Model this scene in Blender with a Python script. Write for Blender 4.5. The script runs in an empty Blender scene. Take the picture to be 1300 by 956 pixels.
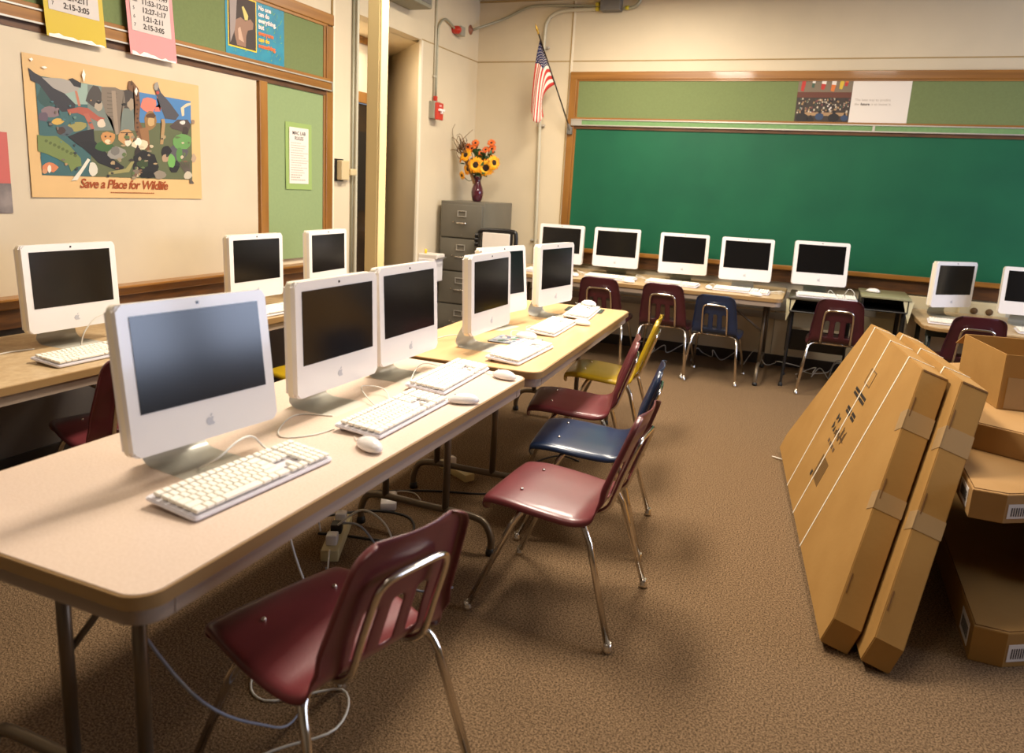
import bpy, bmesh, math, random
from mathutils import Vector, Matrix, Euler
random.seed(11)
PI = math.pi
C = bpy.context.scene.collection
sc = bpy.context.scene

# ------------------------------------------------------------------ materials
def lin(c):
    return tuple((x/255/12.92 if x/255 <= .04045 else ((x/255+.055)/1.055)**2.4) for x in c)
def mat(name, rgb, rough=.5, metal=0, noise=0, scale=20, bump=0, bscale=None, stretch=(1,1,1), rgb2=None, coat=0, spec=.5, detail=4, coord='Object', fac=(.35,.65)):
    m = bpy.data.materials.new(name); m.use_nodes = True
    nt = m.node_tree; b = nt.nodes['Principled BSDF']
    b.inputs['Base Color'].default_value = (*lin(rgb), 1)
    b.inputs['Roughness'].default_value = rough; b.inputs['Metallic'].default_value = metal
    b.inputs['Specular IOR Level'].default_value = spec
    if coat: b.inputs['Coat Weight'].default_value = coat; b.inputs['Coat Roughness'].default_value = .08
    if rgb2 or noise or bump:
        tc = nt.nodes.new('ShaderNodeTexCoord'); mp = nt.nodes.new('ShaderNodeMapping')
        mp.inputs['Scale'].default_value = stretch
        nt.links.new(tc.outputs[coord], mp.inputs[0])
    if rgb2 or noise:
        n = nt.nodes.new('ShaderNodeTexNoise'); n.inputs['Scale'].default_value = scale; n.inputs['Detail'].default_value = detail
        nt.links.new(mp.outputs[0], n.inputs[0])
        r = nt.nodes.new('ShaderNodeValToRGB')
        a = rgb; c2 = rgb2 or tuple(max(0, x*(1-noise)) for x in rgb)
        r.color_ramp.elements[0].position = fac[0]; r.color_ramp.elements[1].position = fac[1]
        r.color_ramp.elements[0].color = (*lin(c2), 1); r.color_ramp.elements[1].color = (*lin(a), 1)
        nt.links.new(n.outputs[0], r.inputs[0]); nt.links.new(r.outputs[0], b.inputs['Base Color'])
    if bump:
        n2 = nt.nodes.new('ShaderNodeTexNoise'); n2.inputs['Scale'].default_value = bscale or scale*3; n2.inputs['Detail'].default_value = 3
        nt.links.new(mp.outputs[0], n2.inputs[0])
        bp = nt.nodes.new('ShaderNodeBump'); bp.inputs['Strength'].default_value = bump; bp.inputs['Distance'].default_value = .01
        nt.links.new(n2.outputs[0], bp.inputs['Height']); nt.links.new(bp.outputs[0], b.inputs['Normal'])
    return m
M = {}
M['wall'] = mat('wall_paint', (216,200,170), .6, noise=.04, scale=1.5, bump=.05, bscale=60)
M['alcove'] = mat('alcove_paint', (226,210,178), .6, noise=.03, scale=2)
M['seam'] = mat('wall_seam', (166,138,88), .7)
M['creamtrim'] = mat('cream_trim', (226,214,190), .5)
M['leftlow'] = mat('grey_lower_wall', (104,97,92), .6, noise=.05, scale=3)
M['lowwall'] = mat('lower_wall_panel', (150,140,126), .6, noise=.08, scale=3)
M['ceil'] = mat('ceiling_paint', (190,180,162), .8)
M['farpaint'] = mat('darkened_unseen_wall', (150,138,120), .7)  # off-camera walls only, made darker to cut bounced fill light
M['base'] = mat('black_baseboard', (44,36,30), .5)
M['carpet'] = mat('brown_carpet', (156,127,96), .97, rgb2=(92,73,53), scale=165, bump=.9, bscale=260, detail=4, spec=.05, fac=(.40,.60))
M['wood'] = mat('oak_trim', (156,106,44), .38, rgb2=(130,84,28), scale=3, stretch=(3,3,.5), detail=6, coat=.3)
M['woodh'] = mat('oak_trim_long', (156,106,44), .38, rgb2=(130,84,28), scale=3, stretch=(.3,8,8), detail=6, coat=.3)
M['woody'] = mat('oak_trim_side', (156,106,44), .38, rgb2=(130,84,28), scale=3, stretch=(8,.3,8), detail=6, coat=.3)
M['wooddk'] = mat('dark_oak', (96,58,20), .5, rgb2=(70,40,14), scale=3, stretch=(2,2,14))
M['tack'] = mat('green_tackboard', (116,128,84), .9, noise=.03, scale=60, spec=.2)
M['tack2'] = mat('pale_green_tackboard', (138,156,110), .85, noise=.02, scale=50, spec=.2)
M['board'] = mat('green_chalkboard', (20,92,62), .5, rgb2=(16,84,58), scale=2.2, detail=5, spec=.3)
M['maprail'] = mat('green_map_rail', (112,150,94), .7, noise=.06, scale=40)
M['alu'] = mat('aluminium_edge', (196,190,180), .35, metal=.6)
M['whiteboard'] = mat('cream_board', (206,190,164), .5, noise=.03, scale=3)
M['macwhite'] = mat('white_plastic', (236,230,226), .22, coat=.4)
M['macside'] = mat('cream_white_side', (236,226,206), .35)
M['screen'] = mat('dark_screen', (14,13,13), .16, spec=.6)
M['lens'] = mat('camera_glass', (30,24,30), .2)
M['logo'] = mat('grey_logo', (188,186,190), .3)
M['foot'] = mat('brushed_aluminium', (206,204,192), .34, metal=.1)
M['keybase'] = mat('keyboard_tray', (224,220,226), .3)
M['keycap'] = mat('keycap_white', (242,236,222), .45)
M['cable'] = mat('white_cable', (222,218,208), .45)
M['cablegrey'] = mat('grey_blue_cable', (150,156,172), .45)
M['cableblk'] = mat('black_cable', (26,22,20), .5)
M['table1'] = mat('beige_laminate', (222,200,182), .33, rgb2=(212,188,168), scale=160, fac=(.3,.6))
M['table2'] = mat('maple_laminate', (224,186,136), .3, rgb2=(216,176,124), scale=5, stretch=(6,1,1), fac=(.3,.7))
M['table3'] = mat('tan_laminate', (206,180,140), .35, rgb2=(190,160,118), scale=40)
M['edge'] = mat('brown_edge_band', (150,118,76), .4)
M['apron'] = mat('taupe_steel_apron', (160,142,126), .4)
M['tleg'] = mat('bronze_steel_leg', (112,98,80), .35, metal=.5)
M['blacksteel'] = mat('black_steel', (28,26,25), .4)
M['greensteel'] = mat('dark_green_steel', (34,44,38), .4)
M['desktop'] = mat('olive_laminate', (150,146,112), .35, noise=.05, scale=30)
M['deskdark'] = mat('dark_grey_laminate', (72,66,54), .35, noise=.1, scale=30)
M['deskbeige'] = mat('beige_steel', (206,198,162), .45)
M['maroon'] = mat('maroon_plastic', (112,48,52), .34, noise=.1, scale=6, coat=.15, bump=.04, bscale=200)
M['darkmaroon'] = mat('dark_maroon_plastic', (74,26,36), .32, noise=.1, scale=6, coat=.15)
M['navy'] = mat('navy_plastic', (28,46,78), .28, noise=.1, scale=6, coat=.15)
M['yellow'] = mat('mustard_plastic', (186,152,26), .32, noise=.08, scale=6, coat=.15)
M['chrome'] = mat('chrome_tube', (214,206,196), .13, metal=1)
M['rivet'] = mat('rivet_steel', (220,214,205), .25, metal=1)
M['card'] = mat('cardboard', (160,121,66), .8, rgb2=(153,114,60), scale=4, bump=.04, bscale=60, spec=.2)
M['card2'] = mat('cardboard_pale', (170,132,84), .8, rgb2=(162,124,76), scale=4, spec=.2)
M['cardin'] = mat('cardboard_cut_edge', (110,74,34), .9)
M['tape'] = mat('packing_tape', (160,130,90), .35, coat=.2)
M['strap'] = mat('white_strap', (232,222,204), .4)
M['ink'] = mat('black_ink', (38,30,22), .7)
M['inkfade'] = mat('faded_ink', (92,66,34), .8)
M['label'] = mat('white_label', (214,206,200), .6)
M['cabinet'] = mat('grey_steel_cabinet', (100,95,84), .38, noise=.03, scale=8, coat=.1)
M['cabinetdk'] = mat('cabinet_gap', (48,44,38), .6)
M['conduit'] = mat('pale_conduit', (192,184,160), .4, metal=.1)
M['conduitdk'] = mat('dull_conduit', (158,154,132), .4, metal=.2)
M['junction'] = mat('grey_junction_box', (108,104,98), .5)
M['yfit'] = mat('yellow_fitting', (196,180,40), .4)
M['red'] = mat('red_enamel', (190,52,36), .35)
M['boxgrey'] = mat('grey_steel_box', (150,146,130), .5)
M['thermo'] = mat('beige_plastic', (200,180,138), .4)
M['black'] = mat('black_plastic', (22,20,20), .35)
M['paper'] = mat('white_paper', (226,216,204), .6)
M['paperg'] = mat('green_paper', (144,168,96), .6)
M['paperpink'] = mat('pink_paper', (216,138,138), .45, coat=.5)
M['paperyel'] = mat('yellow_paper', (196,168,30), .45, coat=.5)
M['papershade'] = mat('grey_white_paper', (200,190,182), .5, coat=.5)
M['gloss'] = mat('torn_tape_highlight', (248,236,226), .2, coat=.6)
M['coral'] = mat('coral_paper', (186,92,84), .6)
M['greyphoto'] = mat('grey_photo_print', (140,128,122), .5, rgb2=(84,76,76), scale=8)
M['poster'] = mat('tan_poster_paper', (214,176,122), .42, noise=.03, scale=4, coat=.15)
M['brownink'] = mat('brown_ink', (150,66,18), .6)
M['teal'] = mat('teal_poster', (20,136,160), .45, rgb2=(16,120,150), scale=14, coat=.2)
M['lime'] = mat('lime_print', (130,180,60), .5)
M['orange'] = mat('orange_print', (236,110,40), .5)
M['ylw'] = mat('yellow_print', (240,200,40), .5)
M['whiteprint'] = mat('white_print', (240,226,220), .5)
M['greyprint'] = mat('grey_print', (176,162,148), .6)
M['darkprint'] = mat('dark_print', (60,46,40), .6)
M['flagred'] = mat('flag_red', (186,44,34), .75)
M['flagwhite'] = mat('flag_white', (232,218,200), .75)
M['flagblue'] = mat('flag_blue', (28,30,74), .75)
M['gold'] = mat('gold_finial', (190,150,60), .3, metal=.8)
M['staff'] = mat('dark_staff', (40,28,20), .4)
M['vase'] = mat('burgundy_glass', (74,20,34), .12, coat=.6)
M['petal'] = mat('sunflower_petal', (246,186,24), .6, rgb2=(236,150,16), scale=30)
M['petal2'] = mat('orange_petal', (232,124,40), .6, rgb2=(206,84,24), scale=30)
M['seedhead'] = mat('dark_seed_head', (40,24,14), .9)
M['leaf'] = mat('dark_green_leaf', (44,78,34), .5)
M['drygrass'] = mat('dry_brown_grass', (112,76,36), .8)
M['plume'] = mat('mauve_brown_plume', (92,66,56), .9)
M['stripbeige'] = mat('beige_power_strip', (206,190,140), .5)
M['doorin'] = mat('dark_door', (52,36,18), .4, rgb2=(30,20,12), scale=4)
M['post'] = mat('cream_square_post', (232,208,150), .5)
M['outlet'] = mat('ivory_plate', (206,192,156), .5)
M['glass'] = mat('window_frame_paint', (220,220,220), .5)
M['print'] = mat('multicolour_print', (200,170,150), .5, rgb2=(90,140,140), scale=30)

def artmat(rgb, cache={}):
    k = tuple(rgb)
    if k not in cache:
        g = sum(k)/3; c = tuple(int(.82*x+.18*g) for x in k)
        cache[k] = mat('printed_ink', c, .5)
    return cache[k]

# ------------------------------------------------------------------ mesh helpers
def addbox(bm, cx, cy, cz, sx, sy, sz, bev=0, seg=2, mx=None, mi=0, rz=0):
    r = bmesh.ops.create_cube(bm, size=1)
    vs = r['verts']
    for v in vs: v.co = Vector((v.co.x*sx, v.co.y*sy, v.co.z*sz))
    fs = set(f for v in vs for f in v.link_faces)
    if bev:
        es = list(set(e for v in vs for e in v.link_edges))
        rr = bmesh.ops.bevel(bm, geom=es, offset=bev, segments=seg, affect='EDGES', profile=.5)
        fs = set(rr['faces']) | set(f for f in fs if f.is_valid)
        vs = list(set(v for f in fs for v in f.verts))
    R = Matrix.Rotation(rz, 4, 'Z')
    for v in vs:
        co = R @ v.co + Vector((cx, cy, cz))
        v.co = (mx @ co) if mx else co
    for f in fs: f.material_index = mi
    return vs
def smoothpath(P, n=4, closed=False):
    P = [Vector(p) for p in P]; out = []
    m = len(P)
    if m < 3: return P
    for i in range(m-1):
        p0 = P[max(i-1, 0)]; p1 = P[i]; p2 = P[i+1]; p3 = P[min(i+2, m-1)]
        for k in range(n):
            t = k/n
            out.append(.5*((2*p1)+(-p0+p2)*t+(2*p0-5*p1+4*p2-p3)*t*t+(-p0+3*p1-3*p2+p3)*t**3))
    out.append(P[-1]); return out
def tube(bm, P, r, seg=8, mi=0, rs=None, cap=True):
    P = [Vector(p) for p in P]; rings = []
    up = Vector((0, 0, 1)); last = None
    for i, p in enumerate(P):
        d = (P[min(i+1, len(P)-1)]-P[max(i-1, 0)])
        if d.length < 1e-9: d = Vector((0, 0, 1))
        d.normalize()
        if last is None:
            a = d.cross(Vector((0, 0, 1)) if abs(d.z) < .9 else Vector((1, 0, 0))).normalized()
        else:
            a = (last-d*last.dot(d))
            a = a.normalized() if a.length > 1e-6 else d.orthogonal().normalized()
        last = a; b = d.cross(a); rr = rs[i] if rs else r
        rings.append([bm.verts.new(p+a*math.cos(2*PI*k/seg)*rr+b*math.sin(2*PI*k/seg)*rr) for k in range(seg)])
    for i in range(len(rings)-1):
        for k in range(seg):
            f = bm.faces.new((rings[i][k], rings[i][(k+1) % seg], rings[i+1][(k+1) % seg], rings[i+1][k])); f.material_index = mi; f.smooth = True
    if cap:
        f = bm.faces.new(list(reversed(rings[0]))); f.material_index = mi
        f = bm.faces.new(rings[-1]); f.material_index = mi
def lathe(bm, prof, seg=24, mi=0, o=(0, 0, 0), mx=None):
    rings = []
    for r, z in prof:
        ring = []
        for k in range(seg):
            co = Vector((o[0]+r*math.cos(2*PI*k/seg), o[1]+r*math.sin(2*PI*k/seg), o[2]+z))
            ring.append(bm.verts.new(mx @ co if mx else co))
        rings.append(ring)
    for i in range(len(rings)-1):
        for k in range(seg):
            f = bm.faces.new((rings[i][k], rings[i][(k+1) % seg], rings[i+1][(k+1) % seg], rings[i+1][k])); f.material_index = mi; f.smooth = True
    if prof[0][0] > 1e-4: bm.faces.new(list(reversed(rings[0]))).material_index = mi
    if prof[-1][0] > 1e-4: bm.faces.new(rings[-1]).material_index = mi
def poly(bm, pts, mi=0):
    vs = [bm.verts.new(p) for p in pts]
    f = bm.faces.new(vs); f.material_index = mi; return f
def prism(bm, pts2, z0, z1, mi=0, mside=None, mx=None, bev=0):
    T = (lambda p: mx @ Vector(p)) if mx else Vector
    lo = [bm.verts.new(T((x, y, z0))) for x, y in pts2]; hi = [bm.verts.new(T((x, y, z1))) for x, y in pts2]
    n = len(pts2); ms = mi if mside is None else mside
    f1 = bm.faces.new(list(reversed(lo))); f1.material_index = mi
    f2 = bm.faces.new(hi); f2.material_index = mi
    for i in range(n):
        f = bm.faces.new((lo[i], lo[(i+1) % n], hi[(i+1) % n], hi[i])); f.material_index = ms
    if bev:
        es = list(set(f1.edges) | set(f2.edges))
        bmesh.ops.bevel(bm, geom=es, offset=bev, segments=2, affect='EDGES')
def roundrect(x0, y0, x1, y1, r, n=5):
    P = []
    for cx, cy, a in ((x1-r, y0+r, -PI/2), (x1-r, y1-r, 0), (x0+r, y1-r, PI/2), (x0+r, y0+r, PI)):
        for k in range(n+1):
            t = a+PI/2*k/n; P.append((cx+r*math.cos(t), cy+r*math.sin(t)))
    return P
def obj(name, bm, mats, parent=None, smooth=None, loc=None, rot=None):
    if not isinstance(mats, (list, tuple)): mats = [mats]
    bmesh.ops.recalc_face_normals(bm, faces=bm.faces[:])
    me = bpy.data.meshes.new(name); bm.to_mesh(me); bm.free()
    for m in mats: me.materials.append(m)
    o = bpy.data.objects.new(name, me); C.objects.link(o)
    if smooth is not None:
        for p in me.polygons: p.use_smooth = True
        me.set_sharp_from_angle(angle=math.radians(smooth))
    if parent: o.parent = parent
    if loc: o.location = loc
    if rot: o.rotation_euler = rot
    return o
def rebase(o, loc):
    """put a single-mesh thing's origin at its base"""
    loc = Vector(loc); o.data.transform(Matrix.Translation(-loc)); o.location = loc; return o
def tag(o, label, cat, group=None, kind=None):
    o['label'] = label; o['category'] = cat
    if group: o['group'] = group
    if kind: o['kind'] = kind
    return o
def thing(name, label, cat, loc=(0, 0, 0), rz=0, group=None):
    o = bpy.data.objects.new(name, None); C.objects.link(o); o.empty_display_size = .05
    o.location = loc; o.rotation_euler = (0, 0, rz)
    return tag(o, label, cat, group)
def struct(name, bm, mats, smooth=None):
    o = obj(name, bm, mats, smooth=smooth); o['kind'] = 'structure'; return o
def BM(): return bmesh.new()
def dup(root, loc=None, rz=None, label=None, group=None):
    def cp(o, par):
        c = o.copy(); C.objects.link(c)
        if par: c.parent = par
        for ch in [x for x in bpy.data.objects if x.parent == o and x is not c]: cp(ch, c)
        return c
    r = cp(root, None)
    if loc is not None: r.location = loc
    if rz is not None: r.rotation_euler = (0, 0, rz)
    if label: r['label'] = label
    if group: r['group'] = group
    return r
def textbm(bm, s, size, mx, mi=0, extrude=.0004, shear=0, align='LEFT', bold=0, spacing=1, line=1):
    cu = bpy.data.curves.new('tmp', 'FONT'); cu.body = s; cu.size = size; cu.extrude = extrude; cu.shear = shear
    cu.align_x = align; cu.offset = bold; cu.space_character = spacing; cu.space_line = line; cu.resolution_u = 3
    o = bpy.data.objects.new('tmp', cu); C.objects.link(o)
    dg = bpy.context.evaluated_depsgraph_get(); dg.update()
    me = bpy.data.meshes.new_from_object(o.evaluated_get(dg))
    n0 = len(bm.faces); nv = len(bm.verts)
    bm.from_mesh(me); bm.verts.ensure_lookup_table(); bm.faces.ensure_lookup_table()
    for v in bm.verts[nv:]: v.co = mx @ v.co
    for f in bm.faces[n0:]: f.material_index = mi
    bpy.data.objects.remove(o); bpy.data.curves.remove(cu); bpy.data.meshes.remove(me)
def LW(y, z, x=-3.42):   # frame on the left wall: right = +Y, up = +Z, out = +X
    return Matrix(((0, 0, 1, x), (1, 0, 0, y), (0, 1, 0, z), (0, 0, 0, 1)))
def BW(x, z, y=7.2):     # frame on the back wall: right = +X, up = +Z, out = -Y
    return Matrix(((1, 0, 0, x), (0, 0, -1, y), (0, 1, 0, z), (0, 0, 0, 1)))
ART=[((52,96,98),((55,547),(322,547),(330,105),(56,102))),
((140,165,150),((117,544),(398,547),(392,459),(178,434))),
((60,120,180),((613,548),(972,544),(968,394),(614,388))),
((92,98,62),((328,369),(972,423),(966,108),(311,105))),
((110,120,110),((321,544),(623,546),(612,353),(307,326))),
((45,80,75),((166,479),(156,446),(131,421),(99,410),(73,424),(55,448),(71,480),(82,508),(108,533),(138,527),(163,512))),
((40,100,110),((143,176),(139,145),(114,127),(86,117),(60,129),(55,158),(54,185),(69,211),(94,235),(125,230),(139,203))),
((48,46,52),((25,575),(56,556),(121,535),(191,490),(250,442),(238,409),(175,400),(127,443),(73,509),(33,522))),
((158,150,140),((88,542),(186,552),(284,541),(268,509),(199,485),(140,503))),
((40,38,44),((222,554),(242,562),(284,547),(291,568),(283,523),(247,526))),
((70,62,58),((407,494),(388,467),(372,441),(347,442),(328,452),(305,465),(316,495),(330,519),(352,545),(380,543),(394,518))),
((66,56,50),((610,511),(592,481),(569,457),(539,457),(507,455),(494,482),(492,512),(512,541),(544,549),(572,550),(590,533))),
((122,106,90),((398,544),(477,552),(528,539),(534,476),(501,412),(492,325),(463,323),(449,390),(414,420),(394,484))),
((168,150,125),((399,452),(395,439),(385,429),(371,423),(362,431),(351,438),(354,453),(362,465),(375,476),(389,473),(398,464))),
((158,138,112),((597,483),(593,466),(579,458),(565,446),(556,459),(544,468),(545,486),(558,497),(569,512),(583,507),(594,499))),
((30,26,24),((391,469),(389,465),(384,462),(375,459),(369,462),(362,463),(361,467),(367,472),(376,473),(385,474),(392,472))),
((30,26,24),((540,476),(534,472),(530,468),(521,467),(513,467),(512,471),(508,475),(516,478),(522,481),(530,482),(538,480))),
((98,84,70),((427,520),(486,524),(488,521),(429,516))),
((98,84,70),((426,501),(485,505),(486,502),(428,497))),
((98,84,70),((425,483),(483,487),(485,484),(427,479))),
((98,84,70),((424,464),(482,468),(484,465),(426,460))),
((98,84,70),((423,446),(481,449),(483,446),(424,442))),
((98,84,70),((421,427),(480,430),(482,427),(423,423))),
((98,84,70),((420,409),(479,411),(481,408),(422,405))),
((150,130,108),((454,533),(478,535),(484,324),(467,319),(456,407))),
((172,78,58),((203,413),(267,432),(314,433),(374,399),(407,394),(386,367),(330,386),(302,391),(256,404),(210,394))),
((190,110,80),((250,506),(263,504),(277,437),(263,436))),
((178,88,66),((288,402),(317,409),(345,338),(330,328))),
((206,186,160),((409,369),(408,356),(394,349),(379,347),(367,350),(362,359),(363,369),(370,378),(382,387),(398,389),(404,378))),
((128,104,108),((157,398),(161,382),(136,371),(110,368),(90,373),(74,382),(72,397),(91,411),(114,419),(136,417),(163,415))),
((96,78,92),((104,371),(103,359),(93,347),(78,349),(64,349),(55,359),(58,372),(66,384),(81,387),(95,389),(103,381))),
((206,160,60),((186,357),(176,349),(164,342),(146,337),(130,339),(120,346),(125,355),(134,362),(149,368),(166,368),(177,363))),
((150,140,70),((303,346),(290,334),(271,323),(241,314),(212,318),(200,330),(203,343),(221,355),(247,360),(273,363),(301,360))),
((70,84,92),((231,319),(218,306),(203,293),(179,289),(158,294),(147,305),(147,319),(164,331),(183,340),(203,337),(221,331))),
((70,50,44),((190,316),(184,305),(172,299),(159,293),(148,298),(142,306),(146,316),(150,326),(163,329),(176,331),(184,325))),
((120,76,42),((558,594),(585,596),(619,564),(626,487),(613,406),(670,299),(676,250),(629,261),(582,359),(594,483),(585,541),(551,555))),
((88,54,30),((570,592),(579,602),(585,581),(571,573))),
((78,46,26),((616,529),(614,526),(610,523),(606,523),(602,523),(599,525),(599,529),(603,531),(606,534),(611,534),(614,532))),
((78,46,26),((619,507),(617,503),(613,501),(609,500),(606,502),(602,503),(602,506),(605,509),(609,511),(614,511),(617,510))),
((78,46,26),((611,483),(611,480),(608,478),(603,477),(599,478),(597,480),(597,483),(600,486),(604,488),(607,487),(610,486))),
((78,46,26),((615,461),(614,458),(610,456),(606,454),(602,455),(601,458),(600,461),(603,463),(607,464),(611,464),(614,463))),
((78,46,26),((609,437),(608,435),(604,433),(601,431),(597,432),(594,434),(595,437),(598,440),(601,442),(605,441),(608,440))),
((78,46,26),((612,415),(611,412),(608,410),(603,408),(600,410),(599,412),(598,415),(601,417),(604,419),(608,419),(612,418))),
((78,46,26),((608,391),(606,388),(602,386),(598,385),(594,386),(592,388),(593,391),(594,394),(599,396),(603,396),(607,395))),
((78,46,26),((610,369),(608,366),(606,363),(601,363),(598,364),(595,366),(595,369),(598,371),(602,373),(606,374),(609,371))),
((78,46,26),((604,345),(602,342),(599,340),(595,338),(592,340),(588,342),(589,345),(592,348),(596,349),(601,350),(603,348))),
((226,112,90),((730,497),(719,476),(701,452),(668,451),(643,460),(626,474),(633,495),(643,517),(672,528),(700,527),(728,520))),
((222,104,86),((722,484),(754,488),(762,512),(734,535),(735,560),(749,562),(745,541),(774,511),(753,464),(716,460))),
((74,70,76),((717,602),(748,595),(764,564),(820,520),(883,459),(858,430),(786,431),(760,482),(738,536))),
((150,140,130),((752,596),(745,585),(740,574),(731,573),(722,573),(717,584),(721,597),(726,607),(733,612),(743,617),(748,606))),
((196,60,46),((754,563),(751,558),(746,553),(740,552),(733,553),(732,558),(730,562),(735,567),(741,570),(747,570),(751,567))),
((210,190,150),((897,500),(936,527),(971,537),(971,525),(922,503),(920,460),(903,456))),
((150,106,54),((728,413),(719,387),(699,369),(675,358),(653,370),(649,394),(647,417),(658,441),(680,460),(707,459),(722,438))),
((196,156,96),((710,407),(711,393),(699,385),(686,381),(674,384),(668,396),(669,409),(675,423),(689,427),(701,426),(713,421))),
((90,56,30),((723,440),(719,433),(707,425),(688,425),(667,423),(658,429),(661,436),(672,443),(688,449),(709,451),(718,445))),
((150,100,56),((613,362),(669,376),(675,286),(630,283))),
((170,130,80),((757,425),(780,430),(785,405),(765,293),(744,291),(761,403))),
((78,62,56),((814,394),(870,434),(945,441),(966,413),(941,363),(880,376),(831,381))),
((210,200,190),((926,423),(923,417),(914,412),(903,410),(894,413),(887,416),(885,423),(895,428),(904,431),(916,434),(925,430))),
((60,46,40),((947,373),(938,357),(931,340),(917,333),(904,341),(899,359),(905,377),(907,396),(921,400),(934,402),(945,393))),
((34,32,36),((198,288),(269,319),(340,336),(342,279),(416,216),(465,184),(507,160),(493,138),(412,156),(336,195),(273,241),(246,255))),
((30,28,32),((256,268),(322,277),(504,151),(467,139),(354,174))),
((112,128,62),((45,284),(80,281),(141,286),(202,248),(260,190),(262,153),(236,148),(204,122),(193,154),(133,183),(79,202),(43,210))),
((86,98,44),((96,260),(93,257),(90,254),(85,252),(82,254),(78,257),(79,261),(82,264),(86,267),(91,265),(94,263))),
((86,98,44),((115,252),(113,249),(110,246),(105,244),(100,245),(98,249),(100,253),(102,256),(106,258),(111,259),(114,256))),
((86,98,44),((137,244),(134,240),(130,238),(125,236),(122,238),(118,241),(119,245),(121,249),(126,251),(131,251),(134,248))),
((86,98,44),((156,236),(154,232),(151,229),(146,228),(142,230),(140,233),(139,237),(142,241),(147,242),(152,243),(155,240))),
((86,98,44),((176,228),(176,224),(171,222),(166,221),(162,221),(160,225),(159,229),(163,232),(167,234),(172,235),(175,231))),
((86,98,44),((198,219),(195,216),(192,213),(187,210),(182,213),(181,216),(181,220),(182,225),(188,226),(193,226),(196,223))),
((86,98,44),((219,211),(217,207),(213,204),(208,203),(203,204),(201,208),(201,212),(205,215),(209,218),(214,218),(218,215))),
((86,98,44),((240,202),(239,198),(234,195),(229,194),(224,196),(221,199),(223,203),(226,206),(230,208),(235,208),(238,206))),
((214,118,66),((140,142),(128,128),(112,117),(91,120),(71,121),(56,130),(60,145),(74,156),(93,163),(112,160),(126,153))),
((230,210,190),((102,134),(101,124),(96,117),(90,112),(86,120),(83,128),(84,138),(88,146),(93,151),(98,149),(102,144))),
((206,140,90),((81,121),(82,114),(74,111),(67,108),(60,111),(56,116),(57,123),(60,130),(69,130),(76,131),(81,126))),
((56,96,44),((457,258),(447,242),(414,234),(384,230),(360,235),(341,243),(345,256),(357,269),(386,282),(419,277),(442,270))),
((196,132,66),((460,302),(451,285),(435,270),(410,265),(392,276),(381,288),(377,304),(389,322),(414,330),(437,327),(461,321))),
((224,196,150),((433,282),(431,276),(426,269),(415,269),(408,272),(400,276),(398,283),(407,289),(416,292),(425,291),(432,287))),
((60,40,26),((411,305),(409,303),(406,300),(403,300),(400,301),(399,303),(398,306),(401,308),(403,309),(406,310),(409,308))),
((60,40,26),((439,308),(438,305),(436,302),(433,303),(430,303),(428,305),(428,308),(431,310),(433,312),(436,312),(439,311))),
((192,140,84),((578,315),(564,290),(543,269),(516,272),(497,282),(479,295),(481,318),(496,340),(520,350),(547,352),(568,338))),
((220,204,176),((560,289),(552,278),(543,270),(531,265),(522,272),(518,281),(517,290),(524,298),(534,307),(547,307),(553,298))),
((90,60,34),((495,334),(569,340),(568,335),(494,329))),
((142,136,126),((525,230),(514,213),(491,199),(460,196),(429,198),(409,213),(416,232),(436,247),(462,262),(493,255),(518,247))),
((112,108,100),((483,238),(479,226),(466,219),(453,214),(440,219),(430,227),(432,241),(439,254),(455,259),(471,259),(482,250))),
((206,198,178),((350,144),(347,124),(334,111),(318,105),(305,115),(299,132),(303,151),(309,171),(323,175),(336,171),(344,160))),
((214,206,186),((297,192),(311,185),(234,85),(201,80),(256,140))),
((212,196,158),((664,285),(656,270),(637,256),(605,255),(582,261),(557,269),(561,286),(585,298),(609,306),(635,306),(659,300))),
((232,222,198),((623,296),(619,283),(607,276),(594,276),(583,279),(578,287),(579,298),(587,306),(596,314),(609,315),(619,307))),
((50,40,36),((597,281),(617,246),(572,208),(576,244))),
((30,28,30),((567,216),(629,254),(704,234),(729,170),(700,112),(610,109),(560,154))),
((52,70,36),((658,183),(657,171),(638,165),(618,159),(600,165),(583,173),(586,187),(604,195),(621,202),(644,205),(657,195))),
((150,140,80),((515,152),(560,198),(571,190),(535,135),(410,117),(411,130))),
((84,78,84),((942,267),(929,243),(900,221),(854,212),(818,226),(787,243),(797,270),(828,288),(859,309),(900,303),(923,286))),
((34,30,32),((825,260),(808,244),(797,228),(777,225),(756,228),(750,246),(753,263),(763,278),(780,285),(800,287),(813,275))),
((172,140,106),((804,221),(796,209),(786,200),(774,199),(759,199),(753,211),(753,225),(763,236),(776,241),(788,238),(801,234))),
((34,30,32),((874,177),(863,160),(851,146),(834,144),(814,145),(802,162),(811,183),(817,204),(837,209),(856,211),(873,199))),
((104,168,74),((845,209),(840,184),(826,171),(812,172),(798,175),(790,194),(795,217),(802,237),(815,246),(828,240),(839,230))),
((96,150,72),((965,322),(955,298),(929,278),(891,276),(851,277),(833,299),(833,325),(858,347),(894,360),(931,358),(963,346))),
((80,130,60),((897,245),(894,224),(883,207),(868,205),(857,216),(853,233),(853,252),(859,270),(872,282),(886,282),(897,267))),
((24,22,24),((712,128),(712,116),(683,111),(656,106),(636,113),(613,119),(615,130),(628,141),(657,146),(687,145),(712,139))),
((140,126,106),((779,130),(770,116),(750,109),(729,104),(706,107),(701,121),(693,135),(710,146),(732,152),(751,148),(769,143))),
((120,104,88),((604,133),(603,123),(590,114),(572,112),(558,117),(552,126),(555,135),(559,146),(575,150),(592,150),(602,142))),
((92,80,70),((859,205),(869,205),(978,88),(965,85))),
((92,80,70),((879,206),(889,206),(973,88),(960,85))),
((92,80,70),((899,207),(909,207),(968,88),(955,85))),
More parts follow.
